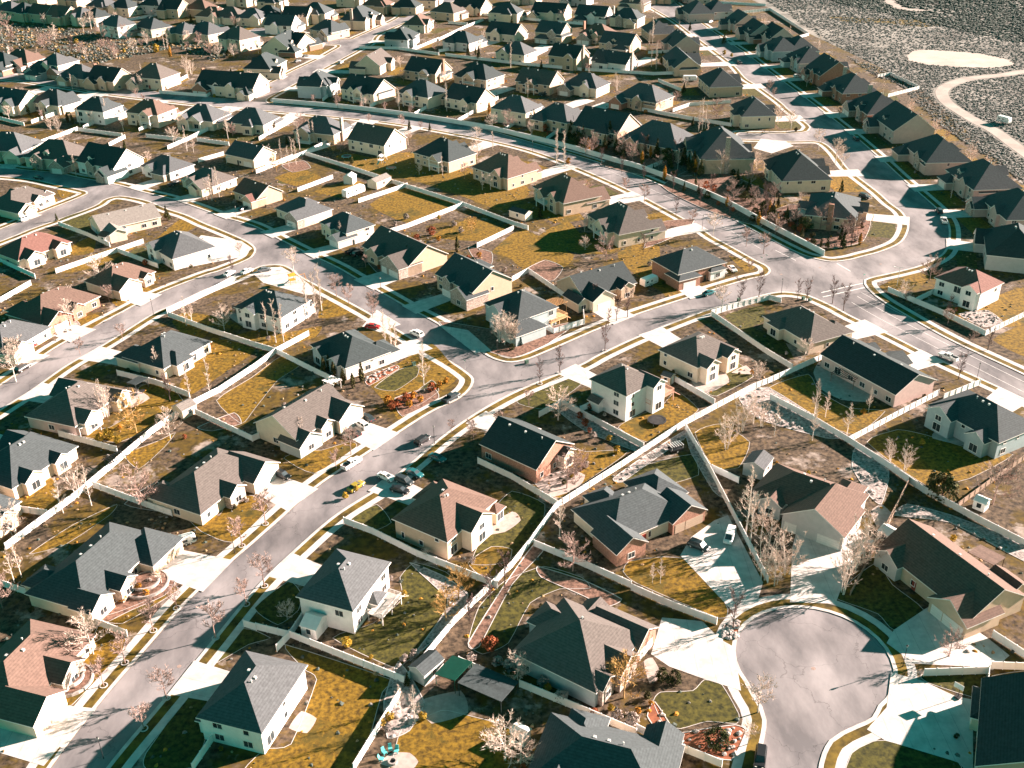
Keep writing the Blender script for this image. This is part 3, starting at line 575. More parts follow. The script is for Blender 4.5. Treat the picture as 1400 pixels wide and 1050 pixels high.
row('the far left row', 'in the topmost rows left of centre', 'X', 0, [
 (212,3,15,12,5.4,'hx','dark','grey',1,0,{}),(238,8,14,12,5.4,'gx','dark','tan',1,0,{}),(275,8,15,12,4.6,'hx','brown','tan',1,0,{}),(292,18,17,12,4.0,'hx','brown','cream',1,0,{}),(316,18,16,12,4.4,'hx','tan','cream',1,0,{}),
 (346,20,15,12,4.6,'hx','grey','cream',1,0,{}),(368,16,15,12,5.0,'hx','dark','cream',1,0,{}),(386,30,16,12,4.6,'gx','slate','white',1,0,{}),(408,18,15,12,5.0,'gx','dark','cream',1,0,{}),(432,13,16,13,6.0,'hx','slate','cream',1,0,{}),
 (516,3,16,12,5.0,'hx','brown','tan',1,0,{}),(556,5,15,12,4.6,'hx','dark','tan',1,0,{}),(582,-4,16,12,5,'hx','slate','cream',1,0,{}),(372,-2,15,12,5.2,'hx','slate','cream',1,0,{}),(330,-6,15,12,5,'hx','grey','cream',1,0,{}),(480,-6,15,12,5,'hx','tan','cream',1,0,{}),
 (140,4,15,12,5,'hx','grey','tan',1,0,{}),(170,6,15,12,5.2,'hx','dark','cream',1,0,{}),(190,-4,15,12,5,'hx','slate','white',1,0,{}),(100,-4,15,12,5,'hx','slate','tan',1,0,{}),(48,-6,15,12,5,'hx','dark','tan',1,0,{}),(0,-6,15,12,5,'hx','grey','cream',1,0,{}),
],0)
row('the upper parkway row', 'in the row above the parkway at the left', 'D', 0, [
 (4,82,16,13,4.4,'hx','dark','tan',-1,1,{}),(31,78,18,13,4.2,'hx','brown','pink',-1,1,{}),(56,92,12,11,3.4,'hx','slate','blue',-1,1,{}),(78,82,13,12,6.4,'hx','grey','cream',-1,1,{}),(110,99,17,13,4.0,'hx','grey','tan',1,1,{}),(150,103,17,13,4.2,'gx','dark','tan',1,1,{}),
 (212,99,17,14,5.2,'hx','tan','cream',1,1,{}),(300,109,17,13,4.4,'gx','dark','white',1,1,dict(st='D')),
],1)
row('the shaded hillside row', 'in the shaded row right of the wide street', 'R', 0, [
 (1015,27,17,13,4.4,'gx','grey','pink',1,0,{}),(1036,40,17,13,4.4,'gx','slate','pink',1,0,{}),(1062,46,17,13,4.6,'gx','dark','pink',1,0,{}),(1068,62,17,13,5.0,'hx','slate','blue',1,0,{}),(1092,62,18,14,4.6,'hx','slate','blue',1,0,{}),(1104,77,18,14,4.6,'hx','slate','blue',1,1,{}),
 (1135,94,18,15,5.0,'gx','slate','brick',1,1,{}),(1165,116,19,15,4.4,'hx','slate','brick',1,1,{}),(1200,143,20,15,4.6,'hx','slate','brick',1,1,{}),(1236,165,20,15,4.8,'gx','slate','pink',1,1,{}),(1282,205,21,15,4.6,'hx','slate','pink',1,1,{}),(1345,240,20,15,4.8,'hx','grey','pink',1,1,{}),
 (1392,280,19,14,4.4,'hx','slate','pink',1,1,{}),(1388,330,20,15,4.6,'hx','dark','grey',1,1,{}),(980,10,18,13,4.6,'hx','slate','blue',1,0,{}),(950,-10,17,13,4.6,'hx','slate','pink',1,0,{}),
],1)
def num(n): return ['zero', 'one', 'two', 'three', 'four', 'five', 'six', 'seven', 'eight', 'nine', 'ten', 'eleven', 'twelve'][n] if n < 13 else str(n)
def build_rows():
    for short, where, st, side, lst, det in ROWS:
        lst = sorted(lst, key=lambda q: q[0]) if where else lst
        rng = random.Random(hash(len(lst))+sum(ord(c) for c in short))
        vis = [q for q in lst if q[0] > 4 and q[1] > 0]
        for i, (x, y, w_, d_, h, rtp, rc, wc, gs, dt, op) in enumerate(lst):
            s_ = op.get('sc', 1); w_, d_ = w_*s_, d_*s_
            if where: k = 1.24 if y < 300 and 'parkway row' not in short else 1.17; w_, d_, h = w_*k, d_*k, h*1.15+.35
            P = at(x, y, h+1.0); road, half = STREETS[op.get('st', st)]
            if 'tan' in op:
                a, b = [at(*q).to_2d() for q in op['tan']]; t = (b-a).normalized(); f0 = at(*op['front']).to_2d()-P.to_2d()
            else:
                r = nearest(road, P.to_2d()); t = r[2]; f0 = r[1]-P.to_2d()
            f = Vector((-t.y, t.x))
            if f.dot(f0) < 0: f = -f
            ang = math.atan2(f.y, f.x)-math.pi/2
            wg = [(a*s_, b*s_, c*s_, e*s_, f_*min(s_, 1.1), g_, h_) for a, b, c, e, f_, g_, h_ in op['wings']] if 'wings' in op else wings_for(w_*.94, d_*.94, h, gs, rng.randrange(60), rng)
            if where:
                k = vis.index(lst[i])+1 if lst[i] in vis else 0
                ref = f'{ORD[k]} house from left in {short}' if k else f'a cut-off house at the edge of {short}'
                rt = {'h': 'hip', 'g': 'gable'}[rtp[0]]
                sto = 'two-storey ' if h >= 5.2 else ''
                label = f"{sto}{WORDS[wc]} house, {ROOFW[rc]} {rt} roof, {ORD[k]} from left in {short}" if k else f"{WORDS[wc]} house cut by the picture edge, {ORD[[q for q in lst if q not in vis].index(lst[i])+1]} of those in {short}"
            else:
                ref = op['ref']; label = ref[4:]+(f", {WORDS[wc]} walls" if 'roof' in ref else f", {ROOFW[rc]} {'hip' if rtp[0] == 'h' else 'gable'} roof")
            ex = ''
            if where and short in ('the lower parkway row', 'the parkway wall row', 'the first inner row') and rng.random() < .6: ex += 'porch '
            if where and rng.random() < .35: ex += 'dormer '
            if where and rng.random() < .18: ex += 'chim '
            H = house(P, ang, w_, d_, h, rtp, rc, wc, gs, wg, dt, rng, ref, op.get('pitch', .62 if not where else .74), ex)
            tag(H['root'], label, 'house', where and 'houses '+where)
            H['near'] = not where; H['far'] = y < 100; H['y'] = y
            if 'tan' not in op: driveway(H, road, half)
            # a lawn either side of the drive and one behind
            if not H['near'] and y > -5:
                hw = w_/2; gx = H['gx']; gwd = H['gw']/2+.6
                r = nearest(road, P.to_2d()); L = min(16, max(3, r[0]-half-4.4-d_/2))
                for a0, a1 in ((-hw-1.5, gx-gwd), (gx+gwd, hw+1.5)):
                    if a1-a0 > 2.5 and r[0] < 40: lawn([loc2w(H, a0, d_/2+2.2), loc2w(H, a1, d_/2+2.2), loc2w(H, a1, d_/2+L), loc2w(H, a0, d_/2+L)], rng.choice([GRASS, GRASS, GRASSG]))
                a0 = -hw*rng.uniform(.6, 1.1); a1 = hw*rng.uniform(.5, 1.1); bl = rng.uniform(6, 11)
                lawn([loc2w(H, a0, -d_/2-3.2), loc2w(H, a1, -d_/2-3.2), loc2w(H, a1*.9, -d_/2-3.2-bl), loc2w(H, (a0+a1)/2, -d_/2-3.9-bl), loc2w(H, a0*.95, -d_/2-2.2-bl)], rng.choice([GRASS, GRASS, GRASSG]))
build_rows()
# ------------------------------------------------------------------ who stands where: short references for labels
def near_ref(p, maxd=60):
    p = Vector((p[0], p[1])); H = min(HOUSES, key=lambda h: (h['P']-p).length-h['w']*.2)
    return H
POOL = []          # (object, noun phrase, plural, category, group, x in the picture, preposition)
def name_later(o, noun, plural, cat, group, p, prep='by'):
    POOL.append((o, noun, plural, cat, group, to_px(p)[0], prep, near_ref(p)['ref']))
def name_all():
    D = {}
    for t in POOL: D.setdefault((t[1], t[6], t[7]), []).append(t)
    for (noun, prep, ref), L in D.items():
        L.sort(key=lambda t: t[5]); n = len(L)
        for i, t in enumerate(L):
            if n == 1: cand = [f'{noun} {prep} {ref}']
            else:
                pos = 'leftmost' if i == 0 else ('rightmost' if i == n-1 else f'{ORD[i+1]} from left')
                cand = [f'{pos} of {num(n)} {t[2]} {prep} {ref}', f'{pos} of {num(n)} {t[2]} {prep} {ref}'.replace(' house from left in ', ' house in '), f'{pos} of {num(n)} {t[2]} {prep} {ref}'.replace(' house from left in ', ' house in ').replace(' from left of', ' of'),
                        f'{pos} of {num(n)} {t[2]} {prep} {ref}'.replace(' house from left in the ', ' house in ').replace(' from left of', ' of'), f'{pos} of {num(n)} {t[2].split()[-1]} {prep} {ref}'.replace(' house from left in the ', ' house in ').replace(' from left of', ' of')]
            lab = next((c for c in cand if len(c.split()) <= 16), cand[-1])
            tag(t[0], ' '.join(lab.split()[:16]), t[3], t[4])
# ------------------------------------------------------------------ lawns, patios, drives, beds seen in the photograph
def plawn(pts, m=None): return sheet('lawn', smooth_loop(px2(pts)), .1285+zstep(), m or GRASS)
def smooth_loop(P):
    out = []; n = len(P)
    for i in range(n):
        p0, p1, p2, p3 = P[i-1], P[i], P[(i+1) % n], P[(i+2) % n]
        for k in range(4):
            t = k/4
            q = .5*((2*p1)+(p2-p0)*t+(2*p0-5*p1+4*p2-p3)*t*t+(3*p1-p0-3*p2+p3)*t**3)
            out.append(q*.5+(p1+(p2-p1)*t)*.5)
    return out
G_, GG = GRASS, GRASSG
LAWNS = [
 (G_,[(75,958),(98,965),(165,895),(172,868),(140,850),(128,870),(112,905)]),(G_,[(133,846),(168,853),(243,808),(232,800),(200,822),(160,838)]),
 (G_,[(250,700),(275,727),(318,742),(368,695),(345,678),(310,685),(300,705)]),(G_,[(388,627),(430,648),(487,612),(480,604),(440,616),(415,616)]),
 (G_,[(500,517),(545,497),(590,470),(612,492),(628,508),(622,522),(550,574),(535,560)]),(GG,[(512,530),(545,506),(572,500),(570,515),(540,535)]),
 (G_,[(296,548),(345,516),(385,487),(410,500),(380,520),(348,560),(330,580)]),(G_,[(262,500),(290,462),(350,478),(300,515),(262,540),(245,528)]),
 (G_,[(95,592),(160,606),(205,585),(250,548),(220,522),(190,530),(185,560),(150,585)]),(G_,[(8,690),(60,700),(80,690),(75,655),(30,655)]),(G_,[(170,622),(215,604),(240,592),(225,612),(190,642)]),
 (G_,[(40,758),(100,718),(160,690),(150,705),(90,745)]),(G_,[(320,460),(350,452),(392,455),(440,446),(430,462),(385,474),(345,470)]),(G_,[(436,436),(480,428),(455,408),(440,415)]),
 (G_,[(240,432),(262,428),(310,436),(330,450),(300,448)]),
 (G_,[(390,882),(535,930),(523,947),(485,1050),(330,1065),(360,1026),(398,1018),(433,930),(415,915)]),(GG,[(200,1030),(263,945),(283,955),(287,993),(263,1050),(200,1052)]),(GG,[(290,910),(333,860),(370,873),(340,882)]),
 (GG,[(455,873),(537,913),(563,900),(627,847),(640,813),(610,783),(567,770),(547,790),(550,820),(510,853)]),(GG,[(348,832),(395,795),(412,812),(408,835),(380,855)]),
 (GG,[(478,712),(515,690),(535,715),(505,728)]),(GG,[(655,742),(672,700),(700,672),(745,690),(735,735),(690,770),(645,772)]),(G_,[(640,770),(672,748),(700,752),(690,785),(660,790)]),
 (G_,[(780,612),(800,618),(860,617),(800,660),(765,682),(722,664),(760,660)]),(G_,[(845,585),(885,605),(935,575),(955,560),(925,535),(905,555),(870,570)]),(GG,[(705,548),(790,505),(803,518),(770,545),(740,560)]),
 (GG,[(965,535),(980,542),(1030,515),(1005,495),(985,512)]),(GG,[(990,433),(1042,418),(1045,440),(1028,448),(1070,465),(1085,492),(1050,475)]),
 (G_,[(1052,530),(1105,512),(1120,535),(1160,558),(1210,563),(1165,595),(1085,560)]),(G_,[(1185,605),(1227,588),(1265,595),(1320,612),(1385,622),(1325,655),(1265,664)]),
 (G_,[(852,782),(860,768),(905,762),(945,765),(962,775),(995,833),(983,846),(870,798)]),(GG,[(853,655),(887,635),(945,622),(955,650),(905,665),(870,665)]),
 (GG,[(640,880),(655,830),(690,795),(743,775),(795,790),(807,805),(765,806),(725,825),(695,880),(660,895)]),(GG,[(893,960),(903,947),(947,945),(963,930),(987,937),(1010,977),(1007,990),(967,987),(930,997),(907,990)]),
 (G_,[(540,1027),(550,997),(603,972),(633,977),(697,997),(690,1060),(535,1068)]),(G_,[(950,592),(985,580),(1025,605),(1010,640),(975,640)]),
 (GG,[(1142,815),(1175,785),(1200,770),(1220,800),(1263,835),(1222,862),(1200,840),(1150,822)]),(GG,[(1163,1033),(1175,1020),(1210,1013),(1310,1043),(1305,1065),(1160,1065)]),
 (GG,[(1260,923),(1347,921),(1345,957),(1270,935)]),(G_,[(1356,925),(1410,918),(1410,952),(1354,942)]),
 (G_,[(1202,392),(1244,373),(1270,378),(1255,396),(1216,398)]),(G_,[(1345,412),(1400,393),(1440,440),(1350,448),(1290,425)]),(G_,[(1357,465),(1400,445),(1440,480),(1405,490)]),
 (G_,[(375,243),(412,232),(440,243),(405,255)]),(G_,[(430,262),(480,247),(500,252),(475,272)]),(G_,[(505,280),(552,258),(625,280),(570,305),(545,302)]),(G_,[(590,324),(640,300),(692,312),(655,330)]),
 (G_,[(480,222),(560,208),(640,230),(700,262),(690,290),(630,268),(560,246),(500,238)]),(G_,[(735,325),(775,302),(800,325),(850,335),(840,347),(790,347)]),(G_,[(700,320),(720,315),(785,350),(760,374),(720,372),(695,352),(672,345)]),
 (G_,[(845,345),(890,326),(902,340),(905,372),(955,395),(915,410),(905,400),(880,385),(850,360)]),(G_,[(905,300),(945,318),(905,322)]),(G_,[(996,350),(1036,362),(1020,372)]),(G_,[(590,418),(600,406),(628,408),(615,428)]),
 (G_,[(640,255),(700,240),(725,262),(705,280),(660,270)]),(G_,[(730,290),(775,282),(800,300),(760,305)]),(G_,[(215,326),(250,298),(275,306),(245,322)]),(G_,[(84,366),(150,340),(190,336),(140,362),(95,374)]),
 (G_,[(152,410),(190,390),(208,398),(165,420)]),(G_,[(100,335),(130,322),(128,345),(100,350)]),(G_,[(20,288),(72,270),(78,276),(30,296)]),(G_,[(78,260),(105,262),(86,272)]),
 (G_,[(85,445),(130,430),(140,440),(95,465)]),(GG,[(175,350),(195,338),(225,362),(250,358),(228,374)]),(GG,[(82,300),(120,288),(122,310),(95,312)]),(G_,[(235,440),(262,432),(285,455),(262,470)]),
 (GG,[(395,240),(415,240),(400,252),(378,250)]),(GG,[(560,545),(590,520),(600,535),(570,556)]),
]
for m, p in LAWNS:
    plawn(p, m)
    if p[0][1] > 520: LL = smooth_loop(px2(p)); band('lawn_edging', LL+[LL[0]], -.055, .055, .16, CONC, thick=.05)
DRIVES = [[(890,895),(905,845),(960,850),(985,875),(1003,885),(1013,945),(988,937),(960,928),(915,912)],[(930,760),(945,735),(977,712),(995,705),(1043,797),(1036,822),(1003,838)],
 [(1083,750),(1090,722),(1160,735),(1175,725),(1195,740),(1160,780),(1142,826),(1080,824)],[(1222,862),(1265,833),(1280,825),(1350,873),(1380,897),(1357,917),(1325,912),(1250,908),(1212,880)],
 [(1218,920),(1262,932),(1307,953),(1343,960),(1330,1000),(1330,1065),(1310,1043),(1210,1013),(1185,998),(1212,968)],[(43,950),(98,967),(123,972),(60,1048),(0,1030),(0,990)],
 [(258,340),(275,322),(330,330),(345,340),(330,352),(262,365)],[(345,374),(384,365),(412,381),(440,402),(420,404),(360,387)],[(495,447),(515,424),(548,444),(520,455)],[(600,445),(640,452),(672,480),(650,484),(612,455)],
 [(1385,340),(1420,330),(1420,372),(1380,362)],[(1040,190),(1030,203),(1055,210),(1085,200),(1075,194)]]
for p in DRIVES: sheet('driveway', px2(p), .152+zstep(), CONCD)
PATIOS = [[(395,996),(412,973),(433,983),(420,1003)],[(1120,495),(1112,510),(1123,533),(1150,547),(1183,550),(1197,540),(1170,525),(1135,505)],[(945,520),(988,508),(997,523),(963,540)],[(312,432),(335,425),(372,436),(362,446),(338,450)],
 [(37,647),(67,618),(93,630),(60,659)],[(165,545),(190,535),(205,545),(180,558)],[(640,735),(700,700),(712,712),(690,728)],[(730,660),(770,640),(800,650),(790,668),(755,680)],[(800,520),(815,540),(845,555),(850,545)],[(1000,510),(1020,500),(1030,512)],
 [(520,1045),(535,1030),(560,1030),(572,1042),(560,1055)],[(570,960),(630,945),(640,975),(590,990)],[(1280,590),(1330,600),(1320,610),(1275,600)],[(880,905),(892,900),(905,925),(888,935)],[(1190,700),(1205,690),(1220,705),(1200,722)]]
for p in PATIOS: sheet('patio', smooth_loop(px2(p)), .1345+zstep(), PAVER)
BEDS = [(GRAVEL,[(838,655),(880,625),(935,590),(940,597),(890,632),(850,660)]),(GRAVEL,[(937,592),(950,610),(990,680),(975,672),(945,620)]),(GRAVEL,[(1170,612),(1215,645),(1205,690),(1190,680),(1165,640)]),(GRAVEL,[(1222,705),(1300,715),(1400,768),(1400,745),(1300,705),(1240,690)]),
 (MULCH,[(128,860),(133,840),(165,820),(205,790),(240,795),(225,815),(180,835)]),(RED:=REDMULCH,[(895,960),(885,980),(905,1005),(960,1030),(1000,1040),(1020,1000),(1005,992),(960,998),(925,1002)]),(REDMULCH,[(990,855),(1010,850),(1008,873),(988,873)]),
 (REDMULCH,[(500,517),(540,500),(545,505),(505,528)]),(MULCH,[(735,775),(800,795),(850,820),(830,830),(790,812),(740,790)]),(MULCH,[(640,880),(690,800),(730,745),(742,755),(700,800),(655,885)]),(GRAVEL,[(560,770),(610,790),(640,815),(620,850),(560,905),(600,850),(612,820)]),
 (GRAVEL,[(545,905),(580,960),(560,1000),(530,1010),(525,960)]),(MULCH,[(170,690),(215,660),(260,690),(220,700)]),(MULCH,[(270,585),(320,565),(330,580),(290,590)]),(GRAVEL,[(770,545),(840,590),(880,612),(870,618),(800,590),(760,560)]),(GRAVEL,[(1010,545),(1050,530),(1150,595),(1130,600),(1040,575)]),
 (GRAVEL,[(1053,548),(1110,575),(1105,590),(1055,580)]),(MULCH,[(600,440),(640,470),(700,490),(750,470),(790,440),(740,450),(700,455)]),(GRAVEL,[(1310,430),(1350,425),(1372,442),(1345,448)]),(MULCH,[(540,545),(590,530),(600,545),(550,570)]),
 (MULCH,[(880,340),(930,320),(950,300),(900,305)]),(MULCH,[(715,372),(745,356),(770,366),(755,385)]),(MULCH,[(640,338),(672,345),(672,362),(650,356)]),(MULCH,[(500,355),(540,365),(600,345),(580,372),(530,385)]),(GRAVEL,[(60,440),(90,430),(110,445),(70,462)]),(MULCH,[(385,226),(415,220),(425,230),(400,236)]),
 (MULCH,[(1040,300),(1090,330),(1140,340),(1180,330),(1190,300),(1140,290),(1080,280)]),(MULCH,[(905,255),(960,285),(1040,310),(1060,270),(1000,240),(950,230)]),(MULCH,[(820,225),(880,240),(950,240),(930,215),(870,205)])]
ROCKP = []
for m, p in BEDS:
    L = smooth_loop(px2(p)); sheet('garden_bed', L, .1332+zstep(), m)
    band('bed_edging', L+[L[0]], -.09, .09, .20, CONC, thick=.1)
    if m is not MULCH:
        lo = Vector((min(q.x for q in L), min(q.y for q in L))); hi = Vector((max(q.x for q in L), max(q.y for q in L)))
        for _ in range(90): 
            q = Vector((RNG.uniform(lo.x, hi.x), RNG.uniform(lo.y, hi.y))); ins = False
            for i in range(len(L)):
                a, b = L[i-1], L[i]
                if (a.y > q.y) != (b.y > q.y) and q.x < (b.x-a.x)*(q.y-a.y)/(b.y-a.y)+a.x: ins = not ins
            if ins: ROCKP.append(q)
def blob(mb, c, r, zs=.7, n=6, jit=.25, rng=RNG, mi=0):
    vs = []; rows = ((-.6, .75), (.15, 1.0), (.7, .6))
    for hz, k in rows:
        for i in range(n):
            t = 2*math.pi*i/n+hz; rr = r*k*(1+rng.uniform(-jit, jit)); vs.append((c[0]+rr*math.cos(t), c[1]+rr*math.sin(t), c[2]+hz*r*zs*(1+rng.uniform(-jit, jit))))
    vs.append((c[0]+rng.uniform(-.2, .2)*r, c[1]+rng.uniform(-.2, .2)*r, c[2]+r*zs))
    fs = []
    for j in range(2):
        for i in range(n): fs.append((j*n+i, j*n+(i+1) % n, (j+1)*n+(i+1) % n, (j+1)*n+i))
    for i in range(n): fs.append((2*n+i, 2*n+(i+1) % n, 3*n))
    mb.add(vs, fs, mi)
rk = MB()
for q in ROCKP: blob(rk, (q.x, q.y, .2), RNG.uniform(.18, .6), .6)
struct(rk.build('garden_rocks', mat('boulder', (.36, .32, .30), .9, .3, .8, bump=.4)), 'stuff')
# edging along the lawn shapes of the near yards
# ------------------------------------------------------------------ fences
FN = [0]
def fence(pts, h=1.8, m=None, z=.9, name='vinyl_fence', noun='white vinyl fence', th=.09, post=2.4):
    P = px2(pts, z); mb = MB(); 
    for a, b in zip(P, P[1:]):
        d = b-a; L = d.length
        if L < .3: continue
        d /= L; n = Vector((-d.y, d.x))*th/2
        def slab(t0, t1, k, z0, z1):
            u, v, w_ = a+d*t0, a+d*t1, n*k
            c = [u+w_, v+w_, v-w_, u-w_]
            mb.add([(q.x, q.y, z0) for q in c]+[(q.x, q.y, z1) for q in c], [(1, 0, 4, 5), (2, 1, 5, 6), (3, 2, 6, 7), (0, 3, 7, 4), (4, 7, 6, 5)])
        slab(0, L, .5, .15, h-.12); slab(0, L, 1.5, h-.12, h); slab(0, L, 1.5, .1, .24)
        k = max(1, round(L/post))
        for i in range(k+1):
            t = L*i/k; slab(max(0, t-.065), min(L+.05, t+.065), 2.6, .0, h+.10)
    o = mb.build(name, m or VINYL)
    mid = P[len(P)//2-1].lerp(P[len(P)//2], .5)
    # shift origin to the middle of the run
    for v in o.data.vertices: v.co.x -= mid.x; v.co.y -= mid.y
    o.location = (mid.x, mid.y, 0.12)
    name_later(o, noun, noun+'s', 'fence', noun+'s round the yards', (mid.x, mid.y, 0), 'beside')
    return o
FENCES = [
 [(7,748),(50,716),(100,680),(160,630),(207,590),(260,553),(300,533),(350,500),(377,480)],[(377,480),(430,507),(462,522)],[(377,480),(422,456)],[(230,430),(283,450),(350,472),(377,480)],[(228,426),(295,394),(322,380)],[(160,510),(213,523),(259,540)],[(80,593),(160,615)],
 [(17,695),(65,702)],[(127,663),(200,690),(235,702)],[(267,563),(345,600),(363,592)],[(0,797),(60,818)],[(123,847),(174,867)],
 [(483,1050),(520,990),(547,947)],[(557,927),(620,850),(700,772),(723,743),(760,692),(850,635),(933,580),(1027,530),(1050,521),(1127,487)],[(395,867),(470,897),(553,930)],[(350,857),(395,868)],[(378,887),(397,867),(420,833)],[(333,853),(350,858)],
 [(470,712),(510,727),(570,757),(680,800)],[(263,1050),(297,1000)],[(653,630),(700,652),(763,690)],[(767,550),(820,578),(880,610)],[(793,560),(823,547)],[(737,567),(767,551)],[(913,513),(977,550)],[(973,429),(1050,482),(1083,502)],[(972,428),(1010,417),(1052,407),(1068,411)],
 [(937,583),(970,640),(997,692),(1022,740),(1050,793)],[(973,640),(1010,657)],[(1053,543),(1110,572),(1160,602),(1212,635),(1263,670),(1303,692),(1350,717),(1405,745)],[(1160,602),(1220,570),(1283,537)],[(1290,543),(1340,523)],
 [(1263,920),(1352,917)],[(1352,915),(1347,967)],[(1355,910),(1405,912)],[(1357,867),(1405,898)],[(730,743),(800,772),(863,800)],[(863,803),(920,828),(980,850)],[(710,935),(790,968),(870,1002)],[(870,995),(893,1007),(940,1026),(987,1045)],[(627,903),(700,935)],
 [(350,235),(417,209),(452,198)],[(417,210),(475,228),(520,243),(557,255),(632,279),(700,305),(722,312)],[(407,260),(455,242)],[(490,275),(557,253)],[(485,331),(557,309),(632,280)],[(652,336),(702,312)],[(700,382),(722,370),(788,415)],
 [(725,435),(757,453),(799,440),(797,422)],[(0,356),(48,378)],[(0,411),(42,387)],[(76,371),(140,349),(196,330)],[(80,306),(120,321),(150,335)],[(160,342),(216,364)],
 [(0,162),(33,170)],[(43,167),(93,149)],[(57,194),(106,176)],[(106,177),(167,185)],[(114,175),(159,151)],[(6,155),(49,137)],[(149,198),(171,187)],[(190,178),(203,172)],[(203,173),(243,150)],[(200,186),(251,191)],[(229,202),(257,190),(306,166)],[(269,191),(313,197)],[(271,220),(306,210)],[(354,190),(400,164)],[(363,229),(400,214)],
 [(417,209),(456,190),(471,180)],[(441,137),(464,118)],[(506,146),(539,126)],[(567,156),(600,137)],[(626,165),(681,134)],[(689,178),(727,153)],[(747,190),(761,180)],[(864,145),(920,129)],[(864,147),(944,162),(1000,171)],[(920,151),(943,143),(999,139)],[(900,110),(931,123)],
 [(800,95),(893,101),(954,99)],[(609,75),(710,87),(795,95)],[(710,87),(749,67)],[(600,70),(639,63)],[(600,54),(636,37),(661,27)],[(612,16),(663,20),(740,28)],[(763,30),(800,33)],[(613,31),(639,33)],[(710,23),(727,17)],
 [(491,65),(543,66),(600,74)],[(564,68),(600,53)],[(886,72),(920,70)],[(864,63),(884,67)],[(21,26),(48,22)],[(57,27),(86,31),(111,23)],[(148,44),(178,34)],[(148,45),(200,48),(220,45),(251,54),(266,56),(281,51)],[(228,120),(256,104)],[(218,126),(283,131),(294,124)],
 [(1014,17),(1053,13),(1106,47)],[(1092,51),(1106,47)],[(1200,104),(1217,101),(1257,120)],[(1214,131),(1257,120)],[(1214,396),(1294,430),(1347,456)],[(1250,412),(1278,398)],[(1347,456),(1405,428)],[(935,1),(1047,7)],[(880,232),(905,222)],
]
for p in FENCES: fence(p)
fence([(1207,727),(1225,692),(1243,657)], h=1.5, m=mat('brown_fence', (.28, .20, .15), .8), noun='thin brown fence')
fence([(1310,690),(1355,657),(1405,622)], h=1.5, m=MATS['brown_fence'], noun='thin brown fence')
fence([(1163,810),(1192,756),(1223,700)], h=1.2, m=MATS['brown_fence'], noun='thin brown fence')
# the parkway wall
wl = px2([(373,138),(400,140),(470,146),(545,155),(600,163),(660,173),(700,182),(760,196),(800,207),(840,219),(885,232),(980,270),(1050,307),(1127,347)], 1.0)
WP = smooth(wl, 6); mb = MB()
for a, b in zip(WP, WP[1:]):
    d = (b-a).normalized(); n = Vector((-d.y, d.x))*.1
    c = [a+n, b+n, b-n, a-n]
    mb.add([(q.x, q.y, .1) for q in c]+[(q.x, q.y, 2.2) for q in c], [(1, 0, 4, 5), (2, 1, 5, 6), (3, 2, 6, 7), (0, 3, 7, 4), (4, 7, 6, 5)])
    n2 = n*1.6; c = [a+n2, b+n2, b-n2, a-n2]
    mb.add([(q.x, q.y, 2.2) for q in c]+[(q.x, q.y, 2.3) for q in c], [(1, 0, 4, 5), (2, 1, 5, 6), (3, 2, 6, 7), (0, 3, 7, 4), (4, 7, 6, 5)])
tag(mb.build('boundary_wall', WALLC), 'long pale boundary wall curving along the upper edge of the parkway', 'wall')
# painted lines on the parkway
def stripe(pts, wd=.14, z=.006): band('road_marking', smooth(px2(pts)), -wd/2, wd/2, z, PAINT)
stripe([(1172,405),(1216,430),(1282,464),(1400,522)]); stripe([(1178,400),(1222,424),(1292,459),(1400,511)],.12)
stripe([(1164,413),(1200,434),(1270,470),(1400,536)],.12)
stripe([(1123,400),(1180,387)],.35); stripe([(1125,406),(1182,393)],.35)
stripe([(1144,360),(1163,371)],.3); stripe([(1060,342),(1088,356)],.2)
stripe([(560,164),(640,176),(712,195),(800,221),(875,252),(960,293),(1040,340)],.12); 
# storm and manhole lids
LIDM = MB().tube((0, 0, 0), (0, 0, .012), .42, .42, 14, cap=True).mesh('manhole_lid', mat('iron', (.30, .22, .19), .7, .2, 4))
for i, (x, y) in enumerate([(1112,914),(245,911),(327,800),(700,545),(790,505),(1068,375),(1204,361),(1110,384),(1121,366)]):
    o = link('manhole_lid', LIDM, None, at(x, y)+Vector((0, 0, .002))); name_later(o, 'round rusty manhole lid', 'round rusty manhole lids', 'manhole', 'manhole lids in the streets', o.location, 'in the street near')
# ------------------------------------------------------------------ trees
BARK = {'pale': mat('bark_pale', (.62, .54, .48), .9, .15, 1.2, objrand=.12), 'pink': mat('bark_pink', (.30, .20, .17), .9, .2, 1.2, objrand=.15), 'dark': mat('bark_dark', (.12, .08, .07), .9, .2, 1.2, objrand=.15), 'gold': mat('bark_gold', (.36, .23, .10), .9, .2, 1.2, objrand=.15)}
TWIG = {'pale': mat('twig_pale', (.58, .46, .39), .9, .2, .7, objrand=.15), 'pink': mat('twig_pink', (.37, .26, .225), .9, .2, .7, objrand=.18), 'dark': mat('twig_dark', (.17, .105, .095), .9, .2, .7, objrand=.2), 'gold': mat('twig_gold', (.44, .26, .09), .9, .25, .7, objrand=.2)}
LEAF = {'green': mat('needles_green', (.022, .034, .014), .9, .4, 1.5, col2=(.065, .062, .018), objrand=.25), 'blue': mat('needles_blue', (.05, .085, .08), .9, .3, 1.5), 'orange': mat('leaf_orange', (.42, .19, .025), .9, .3, 1.5, objrand=.2), 'red': mat('leaf_red', (.26, .075, .03), .9, .35, 1.5, objrand=.2),
        'gold': mat('leaf_gold', (.36, .23, .03), .9, .3, 1.5, objrand=.2), 'sage': mat('leaf_sage', (.34, .28, .25), .9, .3, 1.5, objrand=.2), 'olive': mat('leaf_olive', (.06, .055, .018), .9, .4, 1.5, objrand=.2)}
